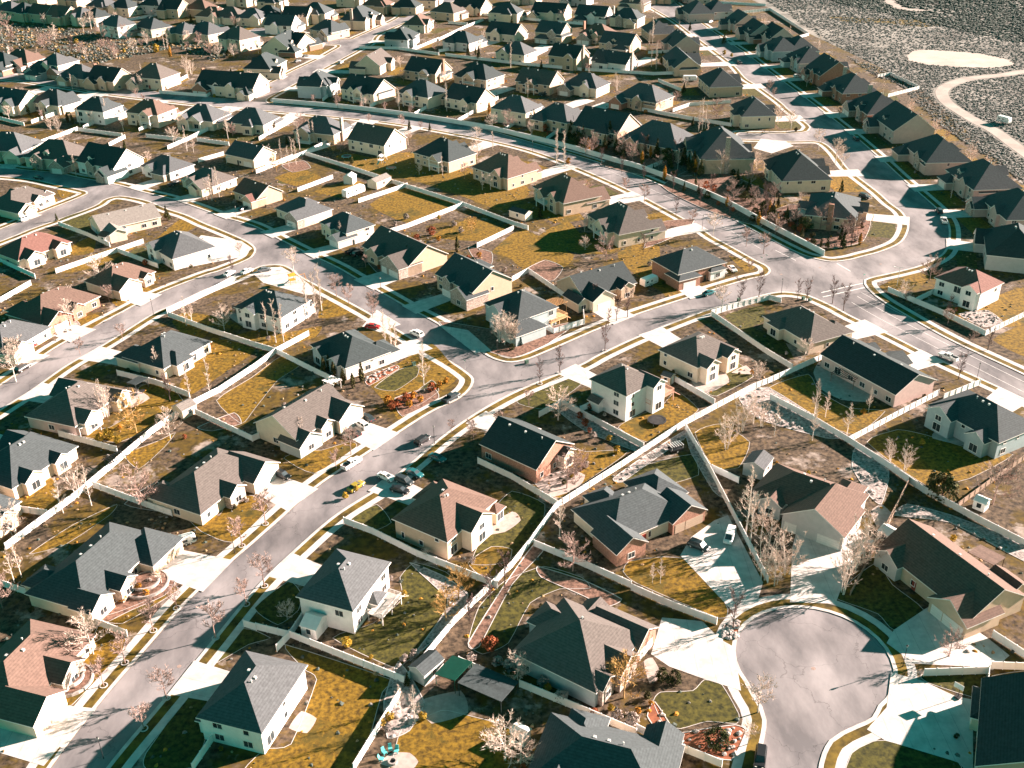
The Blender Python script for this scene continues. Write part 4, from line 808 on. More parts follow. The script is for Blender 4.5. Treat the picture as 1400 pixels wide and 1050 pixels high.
def rdir(rng, up):
    t = rng.uniform(0, 2*math.pi); return Vector((math.cos(t)*math.sqrt(max(0, 1-up*up)), math.sin(t)*math.sqrt(max(0, 1-up*up)), up))
def sliver(mb, a, d, L, w_, rng):
    d = d.normalized(); s = d.cross(Vector((rng.uniform(-1, 1), rng.uniform(-1, 1), rng.uniform(-1, 1))))
    if s.length < 1e-3: return
    s.normalize(); mb.add([a-s*w_/2, a+s*w_/2, a+d*L], [(0, 1, 2)])
def bare_tree(seed, h, form, wc):
    rng = random.Random(seed); T = MB(); K = MB()
    R, first, nl, tr = {'aspen': (.15, .22, 26, .012), 'column': (.085, .12, 30, .012), 'round': (.34, .30, 22, .018), 'spread': (.50, .18, 24, .020), 'vase': (.30, .22, 18, .018), 'clump': (.30, .12, 30, .010)}[form]
    stems = 1 if form not in ('clump',) else 4
    for s in range(stems):
        lean = Vector((rng.uniform(-1, 1), rng.uniform(-1, 1), 0))*(.02 if stems == 1 else .16)*h
        base = Vector((0, 0, -.1))+lean*.25; hs = h*(1 if stems == 1 else rng.uniform(.75, 1))
        pts = [base]; 
        for k in range(1, 5): pts.append(Vector((lean.x*k/4+rng.uniform(-.02, .02)*h*.4, lean.y*k/4+rng.uniform(-.02, .02)*h*.4, hs*k/4*.97))+base*.5)
        r0 = tr*h
        for k in range(4): T.tube(pts[k], pts[k+1], r0*(1-k/4.4), r0*(1-(k+1)/4.4), 6)
        for i in range(nl//stems+2):
            f = first+(1-first)*(i+.5)/(nl//stems+2)*.97; u = f*4; k = min(3, int(u)); p = pts[k].lerp(pts[k+1], u-k)
            prof = {'aspen': (1.15-f), 'column': .9, 'round': math.sin(math.pi*min(1, (f-first)/(1-first)*.75+.25)), 'spread': 1.1-f*.6, 'vase': .35+f*.6, 'clump': 1.1-f*.7}[form]
            L = R*hs*prof*rng.uniform(.8, 1.15)*(1.1 if form != 'aspen' else 1.4)
            up = {'aspen': .75, 'column': .88, 'round': .45, 'spread': .35, 'vase': .8, 'clump': .7}[form]*rng.uniform(.8, 1.1)
            up = min(.95, up+.25*f*(form in ('round', 'spread')))
            d = rdir(rng, up); m = p+d*L*.55; e = m+(d+Vector((0, 0, .25))).normalized()*L*.5; rb = r0*(1-f*.8)*.5
            T.tube(p, m, rb, rb*.6, 4); T.tube(m, e, rb*.6, .008, 3)
            nt_ = int(5+L*4.2)
            for j in range(nt_):
                t = rng.uniform(.25, 1); q = p.lerp(m, t/.55) if t < .55 else m.lerp(e, (t-.55)/.45)
                dd = (d+rdir(rng, rng.uniform(-.2, .9))*.9).normalized(); LL = rng.uniform(.35, .95)*min(1.4, .35+L*.35)
                sliver(K, q, dd, LL, .075, rng); q2 = q+dd*LL*.45
                for _ in range(3): sliver(K, q2, (dd+rdir(rng, rng.uniform(-.3, 1))*.9), LL*rng.uniform(.4, .9), .055, rng)
    return T.mesh('trunk', BARK[wc]), K.mesh('crown', TWIG[wc])
def leaf_tree(seed, h, form, lc):
    rng = random.Random(seed); T = MB(); K = MB(); T.tube((0, 0, -.1), (0, 0, h*.9), .02*h+.05, .02, 6)
    n = {'cone': 900, 'ball': 620, 'wide': 1100, 'colm': 620}[form]
    cl = [(rng.uniform(0, 2*math.pi), rng.uniform(0, 1), rng.uniform(.55, 1.0)) for _ in range(34)]
    for i in range(n):
        a, v, rr = cl[rng.randrange(len(cl))]; a += rng.gauss(0, .32); v = min(1, max(0, v+rng.gauss(0, .07)))
        if form == 'cone': r = h*.26*(1-v*.93)*rr; z = h*(.06+.94*v)
        elif form == 'colm': r = h*.17*math.sin(math.pi*min(1, v*.8+.18))*rr; z = h*(.03+.97*v)
        elif form == 'wide': r = h*.62*math.sqrt(max(.02, 1-(v*.95)**2))*rr; z = h*(.08+.85*v)
        else: r = h*.55*math.sqrt(max(.02, 1-(2*v-1)**2))*rr; z = h*(.05+.92*v)
        r *= rng.uniform(.55, 1.08); p = Vector((r*math.cos(a), r*math.sin(a), z)); o = Vector((math.cos(a), math.sin(a), rng.uniform(.1, .8))).normalized()
        s = rng.uniform(.10, .24)*(h/4)**.5; t = o.cross(Vector((rng.uniform(-1, 1), rng.uniform(-1, 1), rng.uniform(-1, 1)))).normalized(); b = o.cross(t)
        K.add([p-t*s, p+b*s*.5+o*s*.6, p+t*s, p-b*s*.5-o*s*.3], [(0, 1, 2), (0, 2, 3)])
    return T.mesh('trunk', BARK['dark']), K.mesh('crown', LEAF[lc])
KINDS = {
 'st': (('round', 5.0, 'pink'), 'bare_tree', 'small bare tree', 'bare street trees'), 'rd': (('round', 6.5, 'pale'), 'bare_tree', 'rounded pale tree', 'bare rounded trees'),
 'pu': (('spread', 6.5, 'pink'), 'bare_tree', 'spreading bare tree', 'bare spreading trees'), 'dk': (('vase', 6.5, 'dark'), 'bare_tree', 'dark bare tree', 'dark bare trees'),
 'as': (('aspen', 9.5, 'pale'), 'aspen_tree', 'tall white aspen', 'bare aspens'), 'cl': (('clump', 8.0, 'pale'), 'aspen_tree', 'bare white birch', 'bare birch clumps'),
 'po': (('column', 10.0, 'pale'), 'poplar_tree', 'narrow bare poplar', 'bare poplars'), 'wh': (('spread', 5.5, 'pale'), 'bare_tree', 'low white tree', 'white bare trees'), 'go': (('spread', 5.0, 'gold'), 'bare_tree', 'golden twiggy tree', 'golden bare trees')}
LKINDS = {
 'co': (('cone', 5.0, 'green'), 'conifer_tree', 'dark green conifer', 'conifers'), 'bs': (('cone', 3.2, 'blue'), 'spruce_tree', 'small blue spruce', 'spruces'), 'ev': (('wide', 3.2, 'green'), 'evergreen_shrub', 'broad evergreen bush', 'evergreen bushes'),
 'cy': (('colm', 4.6, 'olive'), 'cypress_tree', 'olive green cypress', 'cypresses'), 'og': (('ball', 1.7, 'gold'), 'shrub', 'round golden shrub', 'golden shrubs'), 'oo': (('ball', 1.5, 'orange'), 'shrub', 'orange-brown shrub', 'orange shrubs'),
 'rr': (('ball', 1.9, 'red'), 'shrub', 'rusty red shrub', 'red shrubs'), 'sg': (('ball', 1.5, 'sage'), 'shrub', 'pale grey shrub', 'pale shrubs'), 'dv': (('ball', 1.4, 'olive'), 'shrub', 'dark low shrub', 'dark shrubs'), 'oc': (('colm', 5.0, 'orange'), 'shrub', 'upright rusty shrub', 'upright rusty shrubs')}
TM = {}
for i, (k, v) in enumerate(KINDS.items()): TM[k] = [bare_tree(100+i*10+j, v[0][1]*(.9+.12*j), v[0][0], v[0][2]) for j in range(3)]
for i, (k, v) in enumerate(LKINDS.items()): TM[k] = [leaf_tree(500+i*10+j, v[0][1]*(.92+.1*j), v[0][0], v[0][2]) for j in range(2)]
TN = [0]
RINGM = MB()
for i in range(12):
    a, b = 2*math.pi*i/12, 2*math.pi*(i+1)/12
    for r0, r1, z in ((.55, .75, .09),): RINGM.add([(r0*math.cos(a), r0*math.sin(a), z), (r1*math.cos(a), r1*math.sin(a), z), (r1*math.cos(b), r1*math.sin(b), z), (r0*math.cos(b), r0*math.sin(b), z), (r1*math.cos(a), r1*math.sin(a), 0), (r1*math.cos(b), r1*math.sin(b), 0)], [(0, 1, 2, 3), (1, 4, 5, 2)])
RING = RINGM.mesh('tree_ring', CONC)
def tree(k, p, s=1.0, ring=False):
    v = KINDS.get(k) or LKINDS[k]; tm = TM[k][TN[0] % len(TM[k])]; TN[0] += 1
    root = empty(v[1], (p[0], p[1], .12), RNG.uniform(0, 6.28)); sc = s*(1.28 if k in KINDS else 1.1)*RNG.uniform(.9, 1.12); root.scale = (sc, sc, sc*RNG.uniform(.93, 1.08))
    link('trunk', tm[0], root); link('crown', tm[1], root)
    name_later(root, v[2], v[2]+('es' if v[2].endswith(('birch', 'bush', 'cypress')) else 's'), 'shrub' if 'shrub' in v[1] else 'tree', v[3]+' about the streets and yards', p, 'by')
    if ring: struct(link('tree_ring', RING, None, (p[0], p[1], .14)))
    return root
def T(s):
    for it in s.split():
        a = it.split(','); k = a[0]; ring = k.endswith('*'); k = k.rstrip('*'); tree(k, at(float(a[1]), float(a[2])), float(a[3]) if len(a) > 3 else 1.0, ring)
T('''st*,242,832 st*,210,863 st*,171,907 st*,142,938 st*,295,873,1.1 st*,228,955,1.1 st*,197,997,1.1 st*,337,827 st*,362,802,1.1 wh,128,895,1.3 as,20,797,.8 as,30,790,.7 pu,4,832 st*,331,747,1.2 st*,363,717,1.1
bs,158,810 oo,175,800 oo,190,808 oo,168,822 sg,205,800 oo,200,815 oo,215,790 rd,222,800,.6 dv,150,818 sg,180,783
go,627,820,1.1 go,610,850,.8 dk,643,853,.75 dk,670,828,.8 dk,690,802,.8 rd,583,766,.4 og,475,884,1.3 og,508,901,.6 sg,553,905 sg,566,898 og,552,818 wh,393,848,.6 as,547,970,.55 as,568,990,.6 co,558,938,.6 og,522,992 og,533,985 sg,645,903,1.3 rr,670,890,1.5 sg,680,910,1.4 sg,697,917,1.4 wh,691,1040,1.1 og,578,985 sg,530,1000
as,765,735,.75 pu,783,781,.85 as,892,798,.5 as,903,798,.5 dk,1002,860,.95 rd,1036,975,1.1 rd,1022,1018,.6 go,853,955,1.15 ev,905,930,.8 ev,922,932,.8 ev,980,1019,1.1 sg,843,985,1.5 sg,863,990,1.4 sg,743,938,1.4 sg,768,959,1.4 wh,708,930,.7 wh,712,1048,.7 dv,885,955 oo,890,965,.7 oo,872,975,.8 
cl,1060,800,1.15 cl,1043,792,1.15 cl,1075,785,1.1 cl,1167,785,1.45 cl,1152,812,1.2 cl,1180,770,1.2 pu,1297,898,.75 as,1050,752,1.0 as,1025,748,1.0
wh,233,600,1.1 cl,147,570,.9 go,187,592,1.2 as,217,512,.9 po,260,547,.8 po,287,540,.8 dk,233,549,.9 pu,193,696,1.3 cl,107,680,.95 as,125,692,1.0 as,87,702,.8 cl,20,732,.8 co,97,582,.7 og,150,600,1.5 og,138,604,1.3 og,162,606,1.2 rd,25,500,.95 rd,22,522,1.0 wh,97,446,1.2 st,110,485,.8 st,168,465,.7 as,263,442,.7 as,255,446,.7 wh,307,452,.8 rr,253,600,.7 oo,165,587,.8
as,580,535,1.1 cy,443,512 cy,457,518 cy,470,525 cy,483,531 cy,495,522 cy,450,506 po,542,482,.9 po,535,474,.8 po,527,469,.8 rr,545,556,1.3 rr,555,550,1.2 rr,590,535,1.2 rr,537,560,1.2 oo,565,545,1.4 oo,560,557,1.3 oo,600,530,1.2 oo,530,552,1.3 oo,610,524,1.2 oo,575,550,1.3 rd,413,603,.85 st,480,622,1.0 st,460,642,1.0 st*,512,428,1.0 po,377,469,1.0 po,388,468,.95 po,432,430,1.1 po,422,436,1.0 po,366,458,.9 po,440,425,1.0 st,683,589,.7 st,617,592,.7 st,647,602,.9 og,487,672,.8 og,472,682,.9 oo,400,613 oo,417,607,.9 dv,430,605 dv,424,612
dk*,827,480,.9 dk*,765,510,.95 dk*,738,525,.8 wh,763,575,1.0 st,723,555,.7 cl,993,615,1.0 cl,1013,590,.9 cl,1030,580,.9 cl,1041,584,.8 as,1020,730,1.25 as,1040,736,1.2 cl,1037,520,.7 og,843,620,1.0 og,833,603,.9 rr,800,583,1.0 rr,793,572,.9 sg,810,600,1.2 dk,843,439,.85 dk,858,434,.9 dk,832,445,.7 pu,785,655,.9 pu,775,668,.8 pu,795,645,.7 sg,800,640,1.3 oo,1028,512,.8 rr,806,592,.7
as,1058,596,.8 as,1113,569,.7 as,1128,571,.7 as,1157,596,.8 as,1110,603,.75 cl,1217,632,.7 cl,1237,644,.7 as,1187,564,.5 ev,1288,680,1.75 ev,1278,668,1.3 pu,1357,690,1.2 dk,1310,519,.9 st,1295,445,.8 dk,1350,479,.75 wh,1100,490,.8 dk,1153,425,.85 dk,1138,415,.8 dk,1102,413,.9 dk,1090,411,.8 og,1260,608,1.0 oo,1180,566,.9 sg,1386,650,1.2 pu,1330,470,.4
rd,986,424,1.05 dk,1011,416,.95 dk,1037,409,.9 st,1024,372,.7 st,1020,337,1.0 st,1044,347,1.0 pu,1271,383,1.05 sg,1240,410,1.4 wh,1236,408,.6 dk,1296,430,.7
po,761,226,1.1 po,772,228,1.1 oo,777,224,1.8 st,856,264,1.0 st,881,277,1.0 dk,924,294,.85 st,946,307,.9 rd,975,322,1.0 dk,997,294,.7 dk,957,280,.7 dk,920,262,.7 dk,880,247,.7 dk,850,236,.7 dk,822,224,.7 wh,800,342,.7 dk,879,349,.7 pu,829,357,.9 wh,985,238,1.3 wh,962,222,1.0 oc,950,236 rr,965,258,1.7 rr,975,262,1.5 pu,1002,277,.9 pu,1035,290,.8 rr,1070,300,1.3 rr,1095,318,1.3 oo,1122,312,1.3 oo,1165,300,1.3 sg,1180,305,1.4 sg,1150,322,1.5 sg,1170,330,1.3 dv,1110,325,1.4 dv,1085,315,1.4 rr,1120,300,1.0 cy,1100,295,1.1 cy,1125,308,1.0 
rd*,402,372,1.1 st,460,406,1.1 st,477,416,1.0 st,510,434,1.0 co,538,370,1.0 co,558,364,1.2 st,500,366,.7 st,328,350,.7 dk,318,374,.8 co,229,302,1.1 co,78,302,.6 wh,138,390,1.5 wh,96,422,1.0 st,150,413,.8 as,283,273,.9 as,290,275,.95 as,300,270,.9 as,466,332,.8 wh,690,472,1.3 cl,683,468,.9 cl,697,470,.95 og,710,460,1.4 og,722,456,1.1 bs,712,472,.7 ev,700,478,.6 dk,813,418,.6 sg,690,372,1.2 oo,655,352,1.2 rr,640,358,1.1 rr,590,322,1.6 rr,570,330,1.4 sg,620,310,1.5 sg,630,318,1.4 oo,600,330,1.2 cy,625,345,1.1 go,645,320,.9 po,605,240,.6 st,635,245,.8 og,600,300,1.0 sg,555,300,1.4 sg,540,310,1.2
po,400,215,.8 po,405,225,.8 po,410,205,.8 po,395,228,.8 po,385,220,.8 go,378,235,.8 cl,365,222,.9 wh,237,195,1.0 as,256,207,.8 as,265,209,.8 as,312,190,.9 cy,316,182,1.1 oo,270,167,1.2 rr,213,163,1.2 as,148,168,.8 cy,40,158,1.3 cy,93,168,1.1 cy,100,170,1.0 cl,70,178,.8 cl,80,180,.8 co,190,178,.8 co,172,208,1.2 rr,110,213,1.0 st,187,135,.8 st,196,140,.8
co,560,178,1.0 co,588,180,.8 pu,412,180,1.0 po,425,195,.8 po,430,196,.8 co,482,225,.8 go,455,210,.7 st,550,175,.8 st,575,178,.8 st,505,170,.7 rd,652,196,.9 po,674,206,.9 st,430,143,.8 st,462,149,.9 st,495,150,.8 st,527,154,.7 st,562,160,.7 rd,690,152,.8 co,665,150,.6 oc,669,156 oo,660,165,1.2 rr,745,180,1.6 rr,750,186,1.3 oc,680,158
co,775,178,1.1 co,790,185,1.2 wh,783,190,1.0 co,818,190,1.3 co,824,180,1.3 co,838,200,1.2 oc,840,192,1.1 pu,810,210,.9 co,885,210,1.2 oc,893,208,1.2 co,900,212,1.2 oc,908,210,1.1 co,870,212,1.1 pu,850,215,1.0 pu,865,222,1.0 po,955,180,1.0 po,960,178,1.0 po,964,176,1.0 co,947,172,.8 rd,903,155,.7 rd,890,152,.6 pu,925,142,.7 co,640,72,1.1 po,657,78,1.0 po,695,82,.8 co,650,75,.9 po,892,60,1.5 po,897,95,1.0 po,887,72,1.0 co,943,42,1.0
rd,1081,178,1.1 rd,1119,205,1.0 rd,1142,225,1.3 rd,1150,232,1.2 st,1051,130,.9 st,1058,135,.9 st,1147,161,.7 pu,1095,112,.8 dv,1088,180,1.4 og,990,75,1.5 og,1000,78,1.3 co,268,20,1.3 co,262,32,1.2 og,214,72,2.6 oc,233,78,1.3 og,170,72,1.2 po,230,70,.9 po,225,66,.9 cl,255,100,1.0 cl,262,102,.9 po,258,108,.9 ev,313,78,1.3 wh,300,80,1.2 wh,320,78,1.1 og,105,60,2.0 og,80,72,1.4 og,468,30,2.4 co,105,82,.8 co,20,92,.8 ev,52,88,1.3 co,8,90,1.0 co,295,5,1.2 pu,60,68,1.0 pu,70,62,1.0 rd,125,40,1.2 rd,135,42,1.2 rd,115,45,1.2
''')
T('''co,780,190,1.5 co,797,196,1.5 ev,788,196,1.6 co,822,186,1.6 co,833,198,1.6 co,842,208,1.4 ev,850,212,1.6 co,884,212,1.5 co,898,218,1.6 ev,912,222,1.7 co,935,226,1.4 cy,948,234,1.6 co,958,240,1.3 ev,1045,292,1.7 co,1056,300,1.2 co,1075,304,1.2 ev,1100,316,1.6 co,770,172,1.2 co,730,170,1.2 co,640,78,1.3 co,655,82,1.2 co,720,120,1.2 co,868,92,1.3 co,905,88,1.4 co,990,60,1.2''')
# bare trees and shrubs in the deeper rows, where the photograph shows a haze of twigs
for H in HOUSES:
    if H['near'] and 0 < H['P'].x+400:
        for _ in range(3):
            k = RNG.choice(['oo', 'sg', 'dv', 'rr', 'dv', 'og', 'sg', 'dv']); sd = RNG.choice('fblr'); u = RNG.uniform(-.45, .45); g = RNG.uniform(1.0, 2.2)
            x, y = {'f': (u*H['w'], H['d']/2+g+1.2), 'b': (u*H['w'], -H['d']/2-g-3.5), 'l': (-H['w']/2-g, u*H['d']), 'r': (H['w']/2+g, u*H['d'])}[sd]
            if sd == 'f' and abs(x-H['gx']) < H['gw']/2+1.5: continue
            tree(k, loc2w(H, x, y), RNG.uniform(.55, 1.0))
    if H['near'] or H['y'] < 0: continue
    n = 2 if H['y'] > 100 else 1
    for _ in range(n):
        k = RNG.choice(['st', 'pu', 'rd', 'cl', 'as', 'co', 'wh', 'po', 'rd', 'cl']); x = RNG.uniform(-.6, .6)*H['w']; y = -H['d']/2-RNG.uniform(2.5, 11) if RNG.random() < .75 else H['d']/2+RNG.uniform(3, 6)
        if y > 0 and abs(x-H['gx']) < H['gw']/2+1.5: x = -H['gx']
        q = loc2w(H, x, y); tree(k, q, RNG.uniform(.6, 1.0))
    for _ in range(1 if RNG.random() < .55 else 0):
        k = RNG.choice(['oo', 'sg', 'dv', 'rr', 'dv', 'og']); x = RNG.choice([-1, 1])*RNG.uniform(.2, .5)*H['w']; y = H['d']/2+RNG.uniform(1.5, 4)
        if abs(x-H['gx']) > H['gw']/2+1.2: tree(k, loc2w(H, x, y), RNG.uniform(.7, 1.2))
# ------------------------------------------------------------------ scrubland beyond the last street
def pip(q, L):
    ins = False
    for i in range(len(L)):
        a, b = L[i-1], L[i]
        if (a[1] > q[1]) != (b[1] > q[1]) and q[0] < (b[0]-a[0])*(q[1]-a[1])/(b[1]-a[1])+a[0]: ins = not ins
    return ins
PAD = [(1257,67),(1300,69),(1343,73),(1371,79),(1388,86),(1378,90),(1350,92),(1314,91),(1271,88),(1243,82),(1240,76),(1247,70)]
sheet('dirt_pad', smooth_loop(px2(PAD)), -.30, mat('pale_dirt', (.42, .35, .31), .97, .12, .08, detail=8))
TRK = smooth(px2([(1460,90),(1400,97),(1370,102),(1330,106),(1303,113),(1289,122),(1289,131),(1297,141),(1315,153),(1335,165),(1360,178),(1385,196),(1420,222),(1500,290)]), 4)
band('dirt_track', TRK, -3.2, 3.2, -.305, TRACK)
TRK2 = smooth(px2([(1205,-12),(1218,2),(1230,10),(1247,13),(1270,14)]), 6); band('dirt_path', TRK2, -4, 4, -.31, TRACK)
sheet('dry_meadow', smooth_loop(px2([(1130,22),(1200,25),(1250,26),(1290,33),(1260,36),(1210,31),(1160,30)])), -.312, STRIP)
OUT = [(1008,-25),(1055,11),(1109,46),(1150,75),(1218,98),(1258,118),(1300,160),(1345,192),(1440,290),(1620,420),(1700,60),(1620,-60),(1000,-60)]
OUT2 = [(1008,-25),(1055,5),(1108,40),(1150,72),(1195,104),(1232,118),(1275,165),(1320,196),(1400,250),(1620,420),(1700,60),(1620,-60),(1000,-60)]
SG = MB(); r2 = random.Random(5); cnt = 0
lo = at(1000,-60); 
while cnt < 40000:
    px_, py_ = r2.uniform(1000, 1480), -55+345*(r2.random()**1.25)
    if not pip((px_, py_), OUT2) or pip((px_, py_), PAD): continue
    q = at(px_, py_).to_2d()
    den = .5+.5*noise.noise((q.x*.018, q.y*.018, 3)); dark = py_ < 60-(1400-px_)*.22  # dark: thicker brush, with the far slope's shade painted into its colour
    if r2.random() > .35+den: continue
    if nearest(TRK, q)[0] < 4.5 or nearest(TRK2, q)[0] < 4: cnt += 0; continue
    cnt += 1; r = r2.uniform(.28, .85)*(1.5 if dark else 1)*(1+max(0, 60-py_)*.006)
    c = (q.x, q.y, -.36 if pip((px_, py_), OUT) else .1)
    n = 5; vs = []; a0 = r2.uniform(0, 6)
    for i in range(n): 
        t = a0+6.283*i/n; rr = r*r2.uniform(.7, 1.2); vs.append((c[0]+rr*math.cos(t), c[1]+rr*math.sin(t), c[2]))
    for i in range(n):
        t = a0+.5+6.283*i/n; rr = r*r2.uniform(.5, .9); vs.append((c[0]+rr*math.cos(t), c[1]+rr*math.sin(t), c[2]+r*r2.uniform(.35, .6)))
    vs.append((c[0], c[1], c[2]+r*r2.uniform(.5, .75)))
    fs = [(i, (i+1) % n, n+(i+1) % n, n+i) for i in range(n)]+[(n+i, n+(i+1) % n, 2*n) for i in range(n)]
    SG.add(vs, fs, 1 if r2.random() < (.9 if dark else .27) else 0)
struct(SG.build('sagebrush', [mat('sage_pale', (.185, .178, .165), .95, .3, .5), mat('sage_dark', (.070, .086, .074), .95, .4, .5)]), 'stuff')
RV = [(-20,44),(20,32),(90,38),(145,48),(200,54),(250,60),(285,60),(330,72),(290,84),(240,66),(180,78),(130,88),(95,78),(60,66),(20,66),(-20,66)]
sheet('ravine_floor', smooth_loop(px2(RV)), .1295, YARD)
RB = MB(); cnt = 0
while cnt < 2000:
    p = (r2.uniform(-20, 330), r2.uniform(32, 88))
    if not pip(p, RV): continue
    cnt += 1; q = at(*p); blob(RB, (q.x, q.y, .1), r2.uniform(.4, 1.2), .8, 5, .4, r2, r2.choice([0, 1, 1, 1, 1, 2]))
    if cnt % 60 == 0: tree(r2.choice(['pu', 'rd', 'dk', 'cl', 'pu', 'og', 'st']), q, r2.uniform(.7, 1.2))
struct(RB.build('ravine_shrubbery', [MATS['sage_pale'], MATS['sage_dark'], mat('scrub_tan', (.30, .20, .11), .95, .3, .5)]), 'stuff')
# the overgrown slope behind the parkway wall
QA = [(760,200),(800,182),(860,200),(920,210),(1000,235),(1040,262),(1080,285),(1105,310),(1170,318),(1190,335),(1130,346),(1060,322),(985,284),(885,240),(800,212)]
cnt = 0
while cnt < 95:
    p = (r2.uniform(760, 1190), r2.uniform(182, 346))
    if not pip(p, QA): continue
    q = at(*p)
    if min((q.to_2d()-h['P']).length for h in HOUSES) < 10.5: continue
    cnt += 1; tree(r2.choice(['pu', 'dk', 'co', 'rr', 'dv', 'pu', 'oc', 'ev', 'dk', 'cy', 'co', 'ev']), q, r2.uniform(.6, 1.2))
# low dead perennials, tufts and stones about the yards
GC = MB()
for H in HOUSES:
    if H['y'] < -5: continue
    n = 60 if H['near'] else (70 if H['y'] > 60 else 35)
    for _ in range(n):
        x = r2.uniform(-.5, .5)*(H['w']+16); y = r2.uniform(-.5-.35, .5)*(H['d']+14)
        if abs(x) < H['w']/2+.6 and abs(y) < H['d']/2+.6: continue
        if y > 0 and abs(x-H['gx']) < H['gw']/2+1.5: continue
        q = loc2w(H, x, y)
        if min(nearest(st[0], q.to_2d())[0]-st[1] for st in STREETS.values()) < 4.6: continue
        if min(abs((q.to_2d()-at(1112, 902).to_2d()).length), 99) < 20: continue
        blob(GC, (q.x, q.y, .12), r2.uniform(.15, .5), r2.uniform(.5, 1.0), 5, .4, r2, r2.choice([0, 1, 1, 1, 2, 2, 3]))
struct(GC.build('ground_cover', [MATS['sage_pale'], MATS['sage_dark'], MATS['scrub_tan'], MATS['leaf_orange']]), 'stuff')
# ------------------------------------------------------------------ vehicles
PAINTS = {n: mat('car_'+n, c, .28, .03, 2, spec=.5) for n, c in dict(white=(.78, .77, .75), black=(.02, .02, .022), dark=(.035, .045, .05), silver=(.42, .43, .44), red=(.35, .03, .03), yellow=(.30, .23, .03), teal=(.02, .12, .13), grey=(.16, .17, .18)).items()}
TYRE = mat('tyre', (.018, .018, .018), .9, .1, 3); LAMPM = mat('lamp_lens', (.8, .78, .7), .15, .02, 3, spec=.6); TAIL = mat('tail_lens', (.35, .02, .02), .2, .05, 3, spec=.6)
def loft(mb, st, mi=0):
    """st: (x, z0, z1, halfwidth low, halfwidth top)"""
    o = []
    for x, z0, z1, a, b in st:
        m = z0+(z1-z0)*.72; o.append([(x, -a*.94, z0), (x, a*.94, z0), (x, a, m), (x, b, z1), (x, -b, z1), (x, -a, m)])
    vs = sum(o, []); n = 6; fs = []
    for i in range(len(st)-1):
        for k in range(n): fs.append((i*n+k, (i+1)*n+k, (i+1)*n+(k+1) % n, i*n+(k+1) % n))
    fs.append(tuple(range(n))); L = (len(st)-1)*n; fs.append(tuple(range(L+n-1, L-1, -1)))
    mb.add(vs, [f[::-1] for f in fs], mi)
SPEC = {
 'sedan': ([(-2.35, .38, .72, .78, .70), (-2.2, .26, .95, .88, .78), (-1.2, .22, 1.0, .90, .80), (1.0, .22, .98, .90, .80), (2.0, .25, .86, .88, .74), (2.35, .36, .66, .76, .66)], [(-1.75, .96, .74, -1.05, 1.42, .60), (1.25, .95, .74, .35, 1.42, .60)]),
 'suv': ([(-2.4, .42, .95, .84, .78), (-2.3, .32, 1.08, .93, .84), (-1.2, .28, 1.10, .95, .85), (1.1, .28, 1.10, .95, .85), (2.1, .32, 1.02, .93, .80), (2.4, .44, .80, .82, .72)], [(-2.25, 1.06, .80, -1.95, 1.74, .68), (1.35, 1.05, .78, .6, 1.74, .66)]),
 'van': ([(-2.6, .42, .98, .88, .84), (-2.5, .32, 1.1, .97, .90), (-1.2, .28, 1.12, .98, .92), (1.3, .28, 1.12, .98, .90), (2.3, .32, 1.0, .95, .80), (2.6, .44, .8, .84, .74)], [(-2.5, 1.08, .86, -2.35, 2.0, .76), (2.0, 1.04, .80, 1.1, 2.0, .74)]),
 'pickup': ([(-2.9, .5, .98, .90, .86), (-2.8, .38, 1.06, .97, .90), (-1.0, .34, 1.08, .98, .90), (1.3, .34, 1.10, .98, .88), (2.6, .38, 1.06, .96, .84), (2.9, .5, .86, .86, .76)], [(-.95, 1.05, .82, -.8, 1.78, .70), (1.35, 1.05, .80, .7, 1.78, .68)]),
}
CARM = {}
